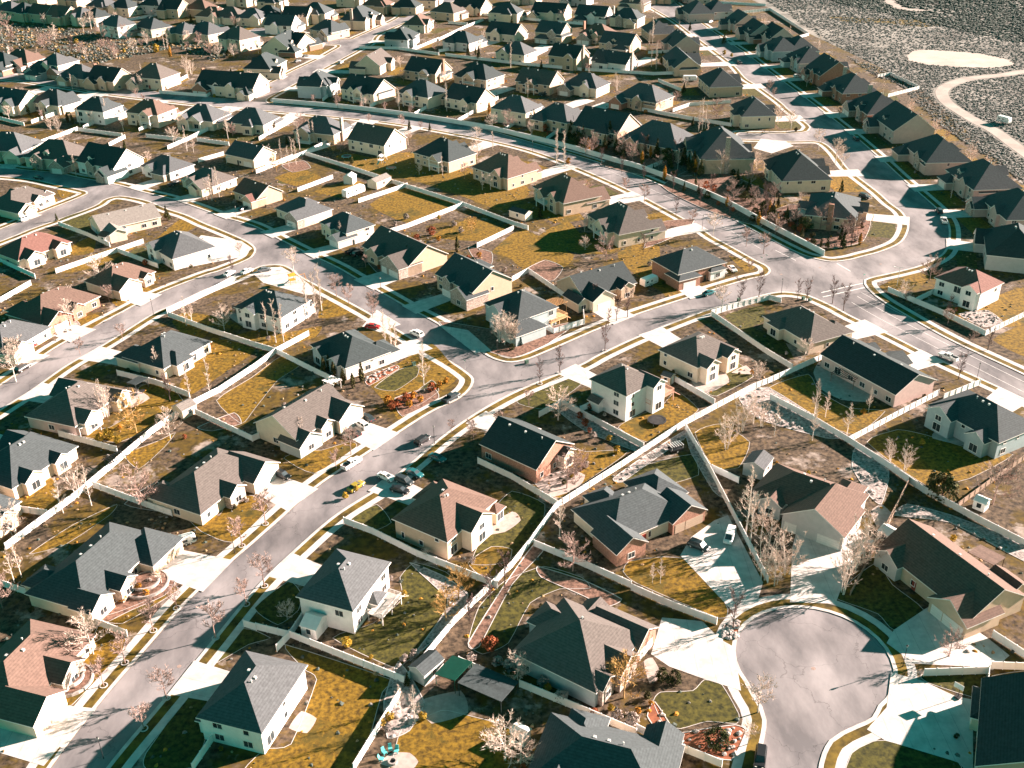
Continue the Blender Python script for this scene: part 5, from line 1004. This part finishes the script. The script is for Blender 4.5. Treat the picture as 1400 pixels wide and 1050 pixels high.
def car_meshes(kind):
    st, (rb, rf) = SPEC[kind]
    b = MB(); loft(b, st)
    x0, z0, w0, x1, z1, w1 = rb; X0, Z0, W0, X1, Z1, W1 = rf
    V = [(x0, -w0, z0), (x0, w0, z0), (X0, W0, Z0), (X0, -W0, Z0), (x1, -w1, z1), (x1, w1, z1), (X1, W1, Z1), (X1, -W1, Z1)]
    b.add(V, [(0, 4, 5, 1), (1, 5, 6, 2), (2, 6, 7, 3), (3, 7, 4, 0), (4, 7, 6, 5)])
    if kind == 'pickup':
        b.add([(-2.7, -.78, 1.095), (-2.7, .78, 1.095), (-1.05, .78, 1.095), (-1.05, -.78, 1.095)], [(3, 2, 1, 0)], 1)
        for y in (-.86, .86): b.box(-2.8, -1.0, y-.07, y+.07, 1.0, 1.32)
        b.box(-2.85, -2.72, -.86, .86, 1.0, 1.30)
    g = MB()
    def pane(a, bb, c, d, k=.012, s=.86):
        P = [Vector(q) for q in (a, bb, c, d)]; m = sum(P, Vector())/4; n = (P[1]-P[0]).cross(P[2]-P[0]).normalized()
        if n.dot(m-Vector((0, 0, 1.0))) < 0: n = -n; 
        Q = [m+(q-m)*s+n*k for q in P]
        nn = (Q[1]-Q[0]).cross(Q[2]-Q[0])
        g.add(Q, [(0, 1, 2, 3) if nn.dot(n) > 0 else (3, 2, 1, 0)])
    pane(V[0], V[4], V[5], V[1]); pane(V[2], V[6], V[7], V[3])
    for i, j in ((1, 2), (3, 0)):
        A, B, Cc, D = Vector(V[i]), Vector(V[i+4]), Vector(V[j+4]), Vector(V[j]); 
        pane(A.lerp(D, .03), B.lerp(Cc, .03), B.lerp(Cc, .49), A.lerp(D, .49)); pane(A.lerp(D, .52), B.lerp(Cc, .52), B.lerp(Cc, .97), A.lerp(D, .97))
    r = .34 if kind in ('sedan',) else .38
    wm = MB(); wm.tube((0, -.12, 0), (0, .12, 0), r, r, 14, 0, cap=True); wm.tube((0, -.135, 0), (0, .135, 0), r*.6, r*.6, 10, 1, cap=True)
    xw = (st[-1][0]*.63, -st[-1][0]*.62)
    hl = MB().box(-.04, .04, -.16, .16, -.07, .07)
    return b, g.mesh('window', GLASS), wm.mesh('wheel', [TYRE, VENT]), xw, r, st, hl.mesh('headlight', LAMPM), hl.mesh('tail_light', TAIL)
def car(x, y, d, kind, colr, label, grp=None):
    """d: a picture point the nose points towards"""
    if kind not in CARM: CARM[kind] = (car_meshes(kind), {})
    (b, g, wm, xw, r, st, hl, tl), bodies = CARM[kind]
    if colr not in bodies: bodies[colr] = b.mesh('body', [PAINTS[colr], DARK])
    p = at(x, y); q = at(*d); a = math.atan2(q.y-p.y, q.x-p.x)
    root = empty({'sedan': 'parked_car', 'suv': 'parked_suv', 'van': 'parked_van', 'pickup': 'pickup_truck'}[kind], (p.x, p.y, .145), a)
    link('body', bodies[colr], root); link('window', g, root)
    for wx in xw:
        for s in (-1, 1): put(wm, 'wheel', root, (wx, s*.83, r))
    for s in (-1, 1):
        put(hl, 'headlight', root, (st[-1][0]-.06, s*.55, .66 if kind == 'sedan' else .86)); put(tl, 'tail_light', root, (st[0][0]+.02, s*.62, .74 if kind == 'sedan' else .92))
    tag(root, label, {'sedan': 'car', 'suv': 'car', 'van': 'van', 'pickup': 'pickup truck'}[kind], 'vehicles parked in the streets and drives')
CARS = [
 (481,637,(520,612),'pickup','white','white pickup truck parked at the kerb beside two small bare trees'),(386,653,(415,665),'suv','black','black car alone on the wide drive beside the round stone planter'),
 (503,574,(480,560),'sedan','dark','dark sedan nearest the house wall of the cars by the garage of the tan-roofed house'),(495,584,(472,569),'suv','white','white suv in the middle of the cars beside the tan-roofed house'),(484,594,(460,580),'sedan','black','black sedan at the left of the cars beside the tan-roofed house'),
 (578,605,(600,590),'suv','black','black suv parked on the street beside the tall lamp post'),(617,547,(640,533),'pickup','dark','dark pickup parked along the rusty-shrub corner lawn'),(528,655,(550,664),'sedan','white','white car at the mouth of the crowded shaded drive'),
 (553,661,(580,672),'suv','dark','dark suv right behind the white car in the shaded drive'),(567,650,(590,660),'sedan','teal','dark teal car at the top of the shaded drive'),(547,673,(580,682),'sedan','black','low black car at the bottom of the shaded drive'),(598,629,(620,638),'sedan','teal','dark teal car half hidden behind the brown roof'),
 (487,668,(520,646),'sedan','yellow','yellow car under golden foliage at the kerb'),(570,459,(550,450),'suv','white','white suv parked at the kerb opposite the corner house with a pergola'),(510,449,(540,452),'sedan','red','red car outside the dark-roofed corner house'),
 (33,986,(50,993),'suv','white','white car with a black rear roof in the lower left drive'),(955,750,(985,762),'suv','dark','dark off-road car with white top beside the oval lawn'),(997,737,(990,757),'van','white','white van on the drive by the long slanting fence'),
 (1039,1040,(1036,1065),'suv','black','black car parked at the bottom edge near the cul-de-sac'),(1290,304,(1283,290),'pickup','white','white pickup parked on the outside of the street bend'),(1284,291,(1277,278),'suv','dark','dark car parked just ahead of the white pickup on the bend'),
 (1330,275,(1360,268),'suv','white','white suv in a shaded drive above the street bend'),(1296,491,(1270,480),'pickup','white','white pickup on the verge in front of the long black-roofed house'),(987,373,(1000,384),'suv','white','left one of two white cars at the white garden fence'),(1001,370,(1014,381),'sedan','white','right one of two white cars at the white garden fence'),
 (974,377,(985,390),'sedan','dark','dark car next to two white cars at the white garden fence'),(969,403,(990,396),'sedan','teal','pale teal car parked on the street near the brick-sided house'),(1182,271,(1205,278),'suv','dark','dark car at the side of the shaded house on the bend'),
 (44,472,(55,478),'sedan','red','red car in the drive at the left edge'),(54,464,(66,470),'suv','black','black suv next to the red car at the left edge'),(32,506,(55,492),'suv','black','black car parked at the kerb on the left side street'),
 (333,287,(345,281),'sedan','dark','dark sedan in the drive beside the reddish-roofed small house'),(402,308,(420,300),'pickup','white','white pickup in the drive left of the tall dead trunk'),(53,245,(75,249),'sedan','black','black car at the kerb on the upper left curve'),
 (92,228,(104,222),'pickup','white','white truck on a drive above the upper left curve'),(35,301,(60,292),'suv','white','white car on the short street at the left edge'),(238,253,(252,246),'pickup','dark','dark pickup on the drive of the house by the white birches'),
 (482,346,(496,340),'pickup','black','black truck in the drive of the gabled house with pines'),(490,349,(505,343),'suv','black','second black vehicle tight beside the truck near two pines'),(362,371,(378,368),'sedan','grey','grey car on the pale drive at the street corner bend'),
 (314,376,(328,368),'sedan','white','white car at the kerb of the side street junction'),(338,373,(350,368),'sedan','white','white car ahead of another at the side street junction'),(1186,175,(1205,172),'suv','white','white suv in a drive of the shaded hillside row'),
 (1170,192,(1150,176),'suv','dark','dark suv at the kerb below the shaded hillside row'),(1090,106,(1108,104),'suv','white','white car in a shaded drive high on the wide street'),(1011,87,(1030,100),'suv','dark','dark car on the roadway high on the wide street'),
 (971,31,(985,27),'sedan','white','pale car in the top right drive'),(41,99,(52,96),'suv','white','white car in the drive left of the tall cream house'),(91,105,(100,101),'suv','white','white van-like car near the upper left street'),(79,107,(90,103),'sedan','dark','dark car beside the white one near the upper left street'),
 (407,85,(420,82),'sedan','grey','grey car on a drive near the upper T-junction'),(418,78,(432,75),'sedan','dark','dark car on a drive near the upper T-junction'),(433,47,(445,43),'suv','white','white car in front of the gabled house above the junction'),(384,97,(396,93),'sedan','black','black car outside the left corner of the T-junction'),
 (466,87,(480,80),'suv','silver','silver car at the kerb right of the T-junction'),(736,127,(750,124),'suv','white','white car on the pale drive in the inner street'),(742,131,(756,128),'suv','black','black car beside the white one in the inner street'),(715,79,(728,74),'sedan','black','black car in the second inner row drive'),
]
for c_ in CARS: car(*c_)
# caravans and trailers
def trailer(x, y, d, L, W_, Hh, label, name='camper_trailer', cat='camper trailer'):
    p = at(x, y); q = at(*d); root = empty(name, (p.x, p.y, .14), math.atan2(q.y-p.y, q.x-p.x))
    b = MB(); hs = [(-L/2, .7, Hh-.35), (-L/2+.25, .45, Hh), (L/2-.5, .45, Hh), (L/2-.05, .62, Hh-.7), (L/2, .8, 1.3)]
    vs = [];
    for x_, a, t in hs: vs += [(x_, -W_/2, a), (x_, W_/2, a), (x_, W_/2, t-.12), (x_, W_/2-.12, t), (x_, -W_/2+.12, t), (x_, -W_/2, t-.12)]
    fs = []
    for i in range(len(hs)-1):
        for k in range(6): fs.append((i*6+(k+1) % 6, (i+1)*6+(k+1) % 6, (i+1)*6+k, i*6+k))
    fs.append(tuple(range(5, -1, -1))); n = len(vs); fs.append(tuple(range(n-6, n)))
    b.add(vs, fs); b.build('body', PAINTS['white'], root)
    wn = MB().box(-.5, .5, -.02, .02, -.3, .3).mesh('window', GLASS)
    for s in (-1, 1):
        for k in range(max(2, int(L/2.6))): put(wn, 'window', root, (-L/2+1.2+k*2.2, s*(W_/2+.005), Hh*.62))
    put(MB().box(-.35, .35, -.02, .02, 0, 1.8).mesh('door', TRIM), 'door', root, (L*.12, -W_/2-.012, .6))
    st = MB().box(-L/2+.3, L/2-.4, -.015, .015, -.08, .08).mesh('side_stripe', PAINTS['grey'])
    for s in (-1, 1): put(st, 'side_stripe', root, (0, s*(W_/2+.012), 1.0))
    wm = CARM['suv'][0][2]
    for s in (-1, 1):
        for k in (-.45, .45): put(wm, 'wheel', root, (k, s*(W_/2-.1), .38))
    m = MB(); m.tube((L/2-.1, .5, .55), (L/2+1.2, 0, .5), .05, .05, 5); m.tube((L/2-.1, -.5, .55), (L/2+1.2, 0, .5), .05, .05, 5); m.tube((L/2+1.0, 0, .0), (L/2+1.0, 0, .7), .05, .05, 5); m.build('hitch', DARK, root)
    tag(root, label, cat, 'campers and trailers')
trailer(484,267,(510,257),10.5,2.6,3.3,'long white motorhome parked beside the house with the dead trunk'); trailer(887,390,(905,383),6.2,2.4,2.9,'white camper trailer beside the dark-roofed house on the upper street')
trailer(1372,168,(1395,174),6.5,2.4,3.0,'white trailer parked on the dirt track in the scrubland'); trailer(943,111,(965,111),7.5,2.5,3.0,'teal-shaded camper by the fence in the inner rows'); trailer(257,743,(275,738),3.6,1.9,2.1,'small white cargo trailer at the side of the wide drive',name='cargo_trailer',cat='trailer')
def flat_trailer():
    p = at(923,617); root = empty('utility_trailer', (p.x, p.y, .14), .4)
    m = MB().box(-1.6, 1.6, -1, 1, .5, .6)
    for y in (-1, 1): m.box(-1.6, 1.6, y-.04, y+.04, .6, 1.0)
    m.build('bed', DARK, root); r_ = MB()
    for k in range(6): r_.box(-1.6+k*.64-.1, -1.6+k*.64+.1, -1.1, 1.1, 1.9, 1.96)
    for x in (-1.5, 1.5):
        for y in (-1, 1): r_.tube((x, y, .6), (x, y, 1.92), .04, .04, 5)
    r_.build('rack', VENT, root)
    for s in (-1, 1): put(CARM['suv'][0][2], 'wheel', root, (0, s*1.05, .38))
    tag(root, 'small dark trailer with a pale slatted top on the rocky strip', 'trailer')
flat_trailer()
# ------------------------------------------------------------------ street lamps, posts, hoops
lm = MB(); lm.tube((0, 0, 0), (0, 0, .5), .11, .09, 8); lm.tube((0, 0, .5), (0, 0, 4.7), .065, .05, 8)
POLE = lm.mesh('pole', DARK); hd = MB(); hd.tube((0, 0, 4.7), (0, 0, 5.05), .12, .2, 8, cap=True); HEAD = hd.mesh('lamp_head', mat('lamp_glass', (.55, .53, .48), .3, .1, 2)); CAPM = MB().tube((0, 0, 5.05), (0, 0, 5.28), .24, .05, 8, cap=True).mesh('cap', DARK)
for i, (x, y) in enumerate([(1234,912),(142,1038),(321,757),(594,607),(210,430),(1335,520),(791,129),(1068,402),(960,313),(680,487),(438,362),(324,300),(521,400),(728,208),(1184,192)]):
    o = empty('street_lamp', at(x, y)+Vector((0, 0, .13))); link('pole', POLE, o); link('lamp_head', HEAD, o); link('cap', CAPM, o)
    name_later(o, 'dark slender street lamp', 'dark slender street lamps', 'street lamp', 'street lamps along the streets', o.location, 'near')
o = empty('traffic_pole', at(1226,392)+Vector((0, 0, .13))); mb = MB().tube((0, 0, 0), (0, 0, 6.6), .11, .08, 8); mb.tube((0, 0, 6.4), (-1.4, .3, 6.7), .05, .04, 6); mb.tube((0, 0, 6.4), (1.0, -.3, 6.7), .05, .04, 6); mb.build('pole', VENT, o)
MB().box(-1.9, -1.2, .18, .42, 6.62, 6.78).build('lamp_head', TRIM, o); tag(o, 'tall pale pole with lamp arms at the parkway junction corner', 'street lamp')
def hoop(x, y, a, label):
    o = empty('basketball_hoop', at(x, y)+Vector((0, 0, .14)), a); MB().tube((0, 0, 0), (0, 0, 3), .06, .06, 6).tube((0, 0, 3), (0, .8, 3.2), .05, .05, 6).build('pole', DARK, o); MB().box(-.4, .4, -.6, .4, 0, .3).build('base', DARK, o)
    MB().box(-.85, .85, .78, .84, 2.8, 3.9).build('backboard', TRIM, o); r_ = MB()
    for i in range(10):
        t0, t1 = 6.283*i/10, 6.283*(i+1)/10; r_.tube((.23*math.cos(t0), 1.1+.23*math.sin(t0), 3.05), (.23*math.cos(t1), 1.1+.23*math.sin(t1), 3.05), .02, .02, 4)
    r_.build('rim', mat('rim_orange', (.6, .12, .03), .5), o); tag(o, label, 'basketball hoop')
hoop(1309,955,2.3,'basketball hoop with white backboard beside the cul-de-sac drive'); hoop(1398,372,2.6,'basketball hoop at the white house drive on the right edge')
# signs on thin posts
for x, y in [(1047,359),(636,505),(1180,386),(1040,362)]:
    o = empty('street_sign', at(x, y)+Vector((0, 0, .13)), RNG.uniform(0, 3)); MB().tube((0, 0, 0), (0, 0, 2.7), .03, .03, 5).build('post', VENT, o); MB().box(-.45, .45, -.015, .015, 2.5, 2.72).build('plate', mat('sign_green', (.02, .22, .16), .5), o)
    name_later(o, 'small green street sign', 'small green street signs', 'street sign', 'street signs at the corners', o.location, 'near')
# fire hydrant style and utility boxes by the kerb
for x, y in [(566,500),(1098,410),(1010,412),(720,497),(1107,412)]:
    o = empty('utility_box', at(x, y)+Vector((0, 0, .13)), .6); MB().box(-.5, .5, -.35, .35, 0, .9).build('cabinet', mat('box_green', (.07, .12, .09), .6), o); MB().box(-.55, .55, -.4, .4, .9, .96).build('lid', MATS['box_green'], o)
    name_later(o, 'low green utility box', 'low green utility boxes', 'utility box', 'utility boxes by the kerb', o.location, 'near')
# ------------------------------------------------------------------ sheds, pergolas, decks, playthings
def shed(x, y, e, w_, d_, h, rc, wc, label, name='garden_shed', rt='gx', door=True, win=True):
    p = at(x, y); q = at(*e); root = empty(name, (p.x, p.y, .13), math.atan2(q.y-p.y, q.x-p.x)); R = MB(); Wl = MB()
    (roof_gable if rt[0] == 'g' else roof_hip)(R, -w_/2, w_/2, -d_/2, d_/2, h, .5, .2, rt[1], .12); walls(Wl, -w_/2, w_/2, -d_/2, d_/2, h, rt, .5)
    Wl.build('wall', WALLS[wc], root); R.build('roof', [ROOFS[rc] if rc in ROOFS else MATS[rc], TRIM], root)
    put(DOORS[2], 'door', root, (w_/2, 0, 0), -math.pi/2)
    o = put(WIN['s'][0], 'window', root, (0, -d_/2, h*.6), math.pi); put(WIN['s'][1], 'pane', o, (0, 0, 0))
    tag(root, label, 'shed', 'garden sheds and outbuildings'); return root
mat('roof_white', (.72, .69, .66), .6, .05, 1); mat('roof_green', (.008, .06, .04), .45, .1, 1.0)
shed(432,862,(445,866),3.4,4.6,2.5,'roof_white','white','white shed at the fence corner below the white two-storey house'); shed(254,566,(268,559),4.4,4.2,2.5,'light','cream','cream shed at the long fence near the house behind the stone planter')
shed(8,703,(12,690),3,3,2.2,'tan','tan','small orange-tan shed at the far left fence'); shed(584,922,(598,910),5.2,3.6,2.7,'slate','grey','grey shed with a small window beside the green canopy roof')
shed(913,523,(922,526),2.8,2.6,2.3,'slate','tan','tan playhouse shed at the fence behind the three-storey house'); shed(1035,645,(1055,618),6.0,5.0,3.0,'grey','grey','steep grey-roofed workshop beside the white aspens'); shed(1213,738,(1222,743),3,3.2,2.3,'roof_white','white','white shed left of the tan house on the cul-de-sac')
shed(148,330,(160,333),4.0,4.5,2.5,'brown','white','white shed with brownish roof at the fence near the bend'); shed(163,322,(176,318),4.5,4.0,2.6,'slate','cream','cream shed with teal-shaded roof behind the pale long house'); shed(479,250,(490,240),4.5,4.0,2.8,'roof_white','white','white barn-like shed in the long back yards')
shed(519,254,(545,243),9,5,2.8,'light','cream','long tan-roofed outbuilding in the back yards above the motorhome'); shed(712,298,(735,305),8,4,2.6,'dark','cream','dark-roofed shed in the yards below the parkway'); shed(1060,1012,(1063,1005),.1,.1,.1,'tan','tan','x') if False else None
shed(712,1012,(720,1016),2.6,2.2,2.2,'roof_white','white','tiny white shed in the shaded yard at the bottom'); shed(1340,695,(1352,700),2.6,2.6,2.2,'roof_white','white','small white shed in the yard at the right edge')
def canopy(x, y, e, w_, d_, h, m, label, slats=0, post=.08, pm=None, name='canopy', cat='canopy', slope=0):
    p = at(x, y); q = at(*e); root = empty(name, (p.x, p.y, .14), math.atan2(q.y-p.y, q.x-p.x)); R = MB()
    if slats:
        for i in range(slats): 
            u = -w_/2+w_*(i+.5)/slats; R.box(u-.05, u+.05, -d_/2-.3, d_/2+.3, h+.16, h+.30)
        for y_ in (-d_/2, d_/2): R.box(-w_/2-.3, w_/2+.3, y_-.07, y_+.07, h, h+.157)
    else: R.add([(-w_/2, -d_/2, h+slope), (w_/2, -d_/2, h+slope), (w_/2, d_/2, h), (-w_/2, d_/2, h), (-w_/2, -d_/2, h+slope+.14), (w_/2, -d_/2, h+slope+.14), (w_/2, d_/2, h+.14), (-w_/2, d_/2, h+.14)], [(0, 1, 5, 4), (1, 2, 6, 5), (2, 3, 7, 6), (3, 0, 4, 7), (4, 5, 6, 7), (3, 2, 1, 0)])
    R.build('roof', m, root); pm_ = MB().tube((0, 0, 0), (0, 0, 1), post, post, 6).mesh('post', pm or m)
    for a in (-1, 1):
        for b in (-1, 1):
            o = put(pm_, 'post', root, (a*(w_/2-.15), b*(d_/2-.15), 0)); o.scale = (1, 1, h+(slope if b < 0 else 0)+.02)
    tag(root, label, cat, 'canopies and pergolas'); return root
canopy(621,930,(636,914),5.5,4.5,2.4,MATS['roof_green'],'green-roofed canopy beside the grey shed in the bottom yard',slope=.8); canopy(668,950,(700,964),9,6,2.6,ROOFS['dark'],'black-roofed carport right of the green canopy',slope=.5)
canopy(455,531,(472,538),4,3,2.3,VINYL,'white lattice pergola at the end of the cypress row',slats=7,name='pergola',cat='pergola',pm=VINYL); canopy(160,637,(178,628),4.6,3,2.3,DARK,'dark timber pergola against the long diagonal fence',slats=7,name='pergola',cat='pergola')
canopy(1157,523,(1180,532),7,5,2.5,mat('pergola_dark', (.10, .07, .06), .8),'dark pergola on the curved teal-shaded patio',slats=12,name='pergola',cat='pergola'); canopy(757,428,(780,420),7,4.5,3.4,WOODW,'orange timber pergola over the corner house deck',slats=12,name='pergola',cat='pergola')
canopy(122,590,(145,582),5.5,3.5,2.4,VINYL,'white flat patio cover behind the gabled house at left'); canopy(190,533,(205,525),4.2,3.6,2.5,ROOFS['dark'],'black square gazebo roof beside a white-fenced patio',slope=.3); canopy(1345,775,(1370,788),5.5,5,2.6,ROOFS['brown'],'brown open patio roof behind the tan cul-de-sac house',slope=.6)
canopy(322,222,(345,222),7,4,2.4,VINYL,'white slanted patio cover left of the dark-roofed upper house',slope=.3); canopy(525,386,(530,380),.2,.2,.2,VINYL,'x') if False else None
def deck(x, y, e, w_, d_, h, m, label, rail=True, stairs=True):
    p = at(x, y); q = at(*e); root = empty('deck', (p.x, p.y, .13), math.atan2(q.y-p.y, q.x-p.x)); D = MB().box(-w_/2, w_/2, -d_/2, d_/2, h-.2, h)
    D.build('floor', m, root); po = MB().box(-.09, .09, -.09, .09, 0, 1).mesh('post', m)
    for a in (-1, 0, 1):
        for b in (-1, 1): o = put(po, 'post', root, (a*(w_/2-.12), b*(d_/2-.12), 0)); o.scale = (1, 1, h-.2)
    R = MB(); k = int(w_/.3)
    for i in range(k+1): u = -w_/2+w_*i/k; R.box(u-.03, u+.03, -d_/2+.02, -d_/2+.08, h, h+.95)
    kk = int(d_/.3)
    for s in (-1, 1):
        for i in range(kk+1): u = -d_/2+d_*i/kk; R.box(s*(w_/2-.05)-.03, s*(w_/2-.05)+.03, u-.03, u+.03, h, h+.95)
        R.box(s*(w_/2-.05)-.06, s*(w_/2-.05)+.06, -d_/2, d_/2, h+.95, h+1.05)
    R.box(-w_/2, w_/2, -d_/2, -d_/2+.12, h+.952, h+1.052); R.build('railing', m, root)
    S = MB(); n = max(2, int(h/.19))
    for i in range(n): S.box(w_/2+.02+i*.27, w_/2+.30+i*.27, -d_/2+.1, -d_/2+1.2, h-(i+1)*h/n-.06, h-(i+1)*h/n+.02)
    S.build('stairs', m, root); tag(root, label, 'deck', 'raised decks behind the houses')
VW = mat('deck_grey', (.50, .46, .43), .8, .15, 2); RW = mat('deck_red', (.34, .12, .07), .8, .2, 2); DK = mat('deck_dark', (.12, .11, .105), .8, .2, 2); CW = mat('deck_copper', (.46, .27, .20), .8, .2, 2)
deck(527,838,(548,814),7,3.4,2.0,VW,'pale raised deck with stairs behind the white two-storey house'); deck(898,553,(925,538),9.5,3.4,2.6,CW,'copper-toned lower deck of the white three-storey house'); deck(751,637,(770,625),5.5,3.5,1.4,RW,'red timber deck in front of the dark gabled house')
deck(1088,466,(1120,484),10,3.4,1.6,RW,'red-brown deck on the shaded side of the corner house'); deck(1318,598,(1350,612),13,3.2,2.0,DK,'long dark deck of the shaded house at right'); deck(757,440,(780,430),7,5,1.5,WOODW,'light timber deck under the orange pergola'); deck(1340,412,(1370,402),8,3,2.2,VW,'grey raised deck with rail behind the white corner house')
deck(328,428,(345,440),3.6,3,1.8,DK,'dark deck with steep stairs above the wet round patio'); deck(180,312,(210,303),6,2.6,1.2,VW,'pale back porch deck of the long pale-roofed house'); deck(667,705,(690,690),3.4,2.4,1.6,CW,'small brown back deck of the big brown-roofed house')
def trampoline(x, y, r, m, label):
    o = empty('trampoline', at(x, y)+Vector((0, 0, .13))); K = MB().tube((0, 0, .78), (0, 0, .80), r*.82, r*.82, 20, cap=True); K.build('mat', DARK, o); R = MB()
    for i in range(20):
        a, b = 6.283*i/20, 6.283*(i+1)/20; R.add([(r*.8*math.cos(a), r*.8*math.sin(a), .84), (r*math.cos(a), r*math.sin(a), .84), (r*math.cos(b), r*math.sin(b), .84), (r*.8*math.cos(b), r*.8*math.sin(b), .84), (r*math.cos(a), r*math.sin(a), .7), (r*math.cos(b), r*math.sin(b), .7)], [(0, 1, 2, 3), (1, 4, 5, 2)])
    R.build('padding', m, o); lg = MB().tube((0, 0, 0), (0, 0, .8), .04, .04, 5).mesh('leg', VENT)
    for i in range(6): put(lg, 'leg', o, (r*.95*math.cos(i*1.047), r*.95*math.sin(i*1.047), 0))
    tag(o, label, 'trampoline', 'trampolines in the yards')
TEAL = mat('pad_teal', (.10, .42, .42), .6, .05, 1)
trampoline(474,216,2.2,TEAL,'trampoline with a pale teal rim left in the long back yards'); trampoline(535,232,2.2,mat('pad_green', (.05, .25, .2), .6),'green-rimmed trampoline right in the long back yards'); trampoline(898,578,2.4,DARK,'black round trampoline on the lawn of the three-storey house')
def playset(x, y, a, m, label):
    o = empty('playset', at(x, y)+Vector((0, 0, .13)), a); F_ = MB()
    for s in (-1, 1):
        for e in (-1, 1): F_.tube((-1+s*.9, e*.9, 0), (-1+s*.9, e*.9, 3.0), .07, .07, 5)
    F_.tube((-.1, 0, 2.5), (3.4, 0, 2.5), .07, .07, 5); F_.tube((3.4, 0, 2.5), (3.7, .9, 0), .06, .06, 5); F_.tube((3.4, 0, 2.5), (3.7, -.9, 0), .06, .06, 5); F_.box(-2, 0, -1, 1, 1.3, 1.4); F_.build('frame', m, o)
    MB().add([(-2.1, -1.1, 2.9), (.1, -1.1, 2.9), (.1, 1.1, 2.9), (-2.1, 1.1, 2.9), (-2.1, 0, 3.7), (.1, 0, 3.7)], [(0, 1, 5, 4), (2, 3, 4, 5), (1, 2, 5), (3, 0, 4)]).build('canopy', m, o)
    MB().add([(-2, -.35, 1.35), (-2, .35, 1.35), (-4.3, .35, .15), (-4.3, -.35, .15)], [(0, 1, 2, 3)]).build('slide', mat('slide', (.05, .35, .3), .4), o); sw = MB().box(-.25, .25, -.12, .12, .5, .54); sw.tube((-.24, 0, .5), (-.24, 0, 2.5), .012, .012, 3); sw.tube((.24, 0, .5), (.24, 0, 2.5), .012, .012, 3); s_ = sw.mesh('swing', DARK)
    put(s_, 'swing', o, (1.0, 0, 0)); put(s_, 'swing', o, (2.4, 0, 0)); tag(o, label, 'playset')
playset(404,387,.5,mat('play_orange', (.62, .26, .03), .7),'orange canopied playset in the yard at the street bend'); playset(522,222,1.2,VINYL,'white swing set in the olive back yards'); playset(98,163,.3,mat('play_wood', (.55, .25, .08), .7),'orange timber playset by the upper left yards')
# fire pit with four teal chairs
chair = None
for i, (x, y) in enumerate([(522,1040),(526,1031),(534,1027),(542,1029)]):
    p = at(x, y); c0 = at(537,1042); a = math.atan2(c0.y-p.y, c0.x-p.x)
    o = empty('garden_chair', (p.x, p.y, .14), a); MB().box(-.35, .35, -.35, .35, .32, .42).build('seat', TEAL, o); MB().add([(-.35, -.33, .4), (-.35, .33, .4), (-.6, .28, 1.1), (-.6, -.28, 1.1), (-.41, -.33, .4), (-.41, .33, .4), (-.66, .28, 1.1), (-.66, -.28, 1.1)], [(0, 1, 2, 3), (7, 6, 5, 4), (0, 4, 5, 1), (2, 6, 7, 3), (1, 5, 6, 2), (3, 7, 4, 0)]).build('backrest', TEAL, o)
    lg = MB().box(-.05, .05, -.05, .05, 0, .34).mesh('leg', TEAL)
    for s in (-1, 1):
        for e in (-1, 1): put(lg, 'leg', o, (s*.3, e*.3, 0))
    tag(o, 'leftmost lower|leftmost upper|second from right|rightmost'.split('|')[i]+' teal garden chair round the fire pit at the bottom edge', 'chair', 'teal chairs round the fire pit')
o = empty('fire_pit', at(537,1043)+Vector((0, 0, .14))); m = MB()
for i in range(14):
    a, b = 6.283*i/14, 6.283*(i+1)/14; m.add([(r*math.cos(t), r*math.sin(t), z) for t in (a, b) for r, z in ((.8, 0), (.8, .45), (.5, .45), (.5, .1))], [(0, 4, 5, 1), (1, 5, 6, 2), (2, 6, 7, 3)])
m.build('ring', MATS['boulder'], o); MB().tube((0, 0, .05), (0, 0, .1), .5, .5, 14, cap=True).build('ash_bed', DARK, o); tag(o, 'round stone fire pit with teal chairs at the bottom edge', 'fire pit')
# patio tables
for x, y, lab in [(1150,517,'round table with white chairs under the dark pergola'),(893,548,'table on the copper deck of the three-storey house'),(195,538,'dark table under the black gazebo at left')]:
    o = empty('patio_table', at(x, y)+Vector((0, 0, .15 if 'copper' not in lab else 2.73))); MB().tube((0, 0, .70), (0, 0, .75), .8, .8, 14, cap=True).build('table_top', TRIM if 'white' in lab else DARK, o); MB().tube((0, 0, 0), (0, 0, .7), .08, .06, 6).build('leg', DARK, o); tag(o, lab, 'table')
# round terraces of stacked stone in front gardens
def terrace(x, y, r, h, m, label, tiers=2):
    o = empty('stone_planter', at(x, y)+Vector((0, 0, .13)))
    for k in range(tiers):
        rr = r*(1-.38*k); z0, z1 = h*k, h*(k+1); M_ = MB()
        for i in range(22):
            a, b = 6.283*i/22, 6.283*(i+1)/22; M_.add([(q*math.cos(t), q*math.sin(t), z) for t in (a, b) for q, z in ((rr, z0), (rr, z1), (rr-.35, z1))], [(0, 3, 4, 1), (1, 4, 5, 2)])
        M_.build('retaining_wall', m, o); MB().tube((0, 0, z0), (0, 0, z1-.08), rr-.34, rr-.34, 22, cap=True).build('soil', MULCH, o)
    tag(o, label, 'planter', 'stone planters in the front gardens')
terrace(289,692,2.6,.7,MATS['boulder'],'round stone planter with a pale shrub in the front lawn above the wide drive',1); tree('sg',at(289,690),1.3)
terrace(96,932,4.2,.6,MATS['boulder'],'two-tiered round stone terrace beside the lower left drive'); terrace(200,800,4.6,.6,MATS['boulder'],'curved stone terrace in the orange shrub garden')
name_all()
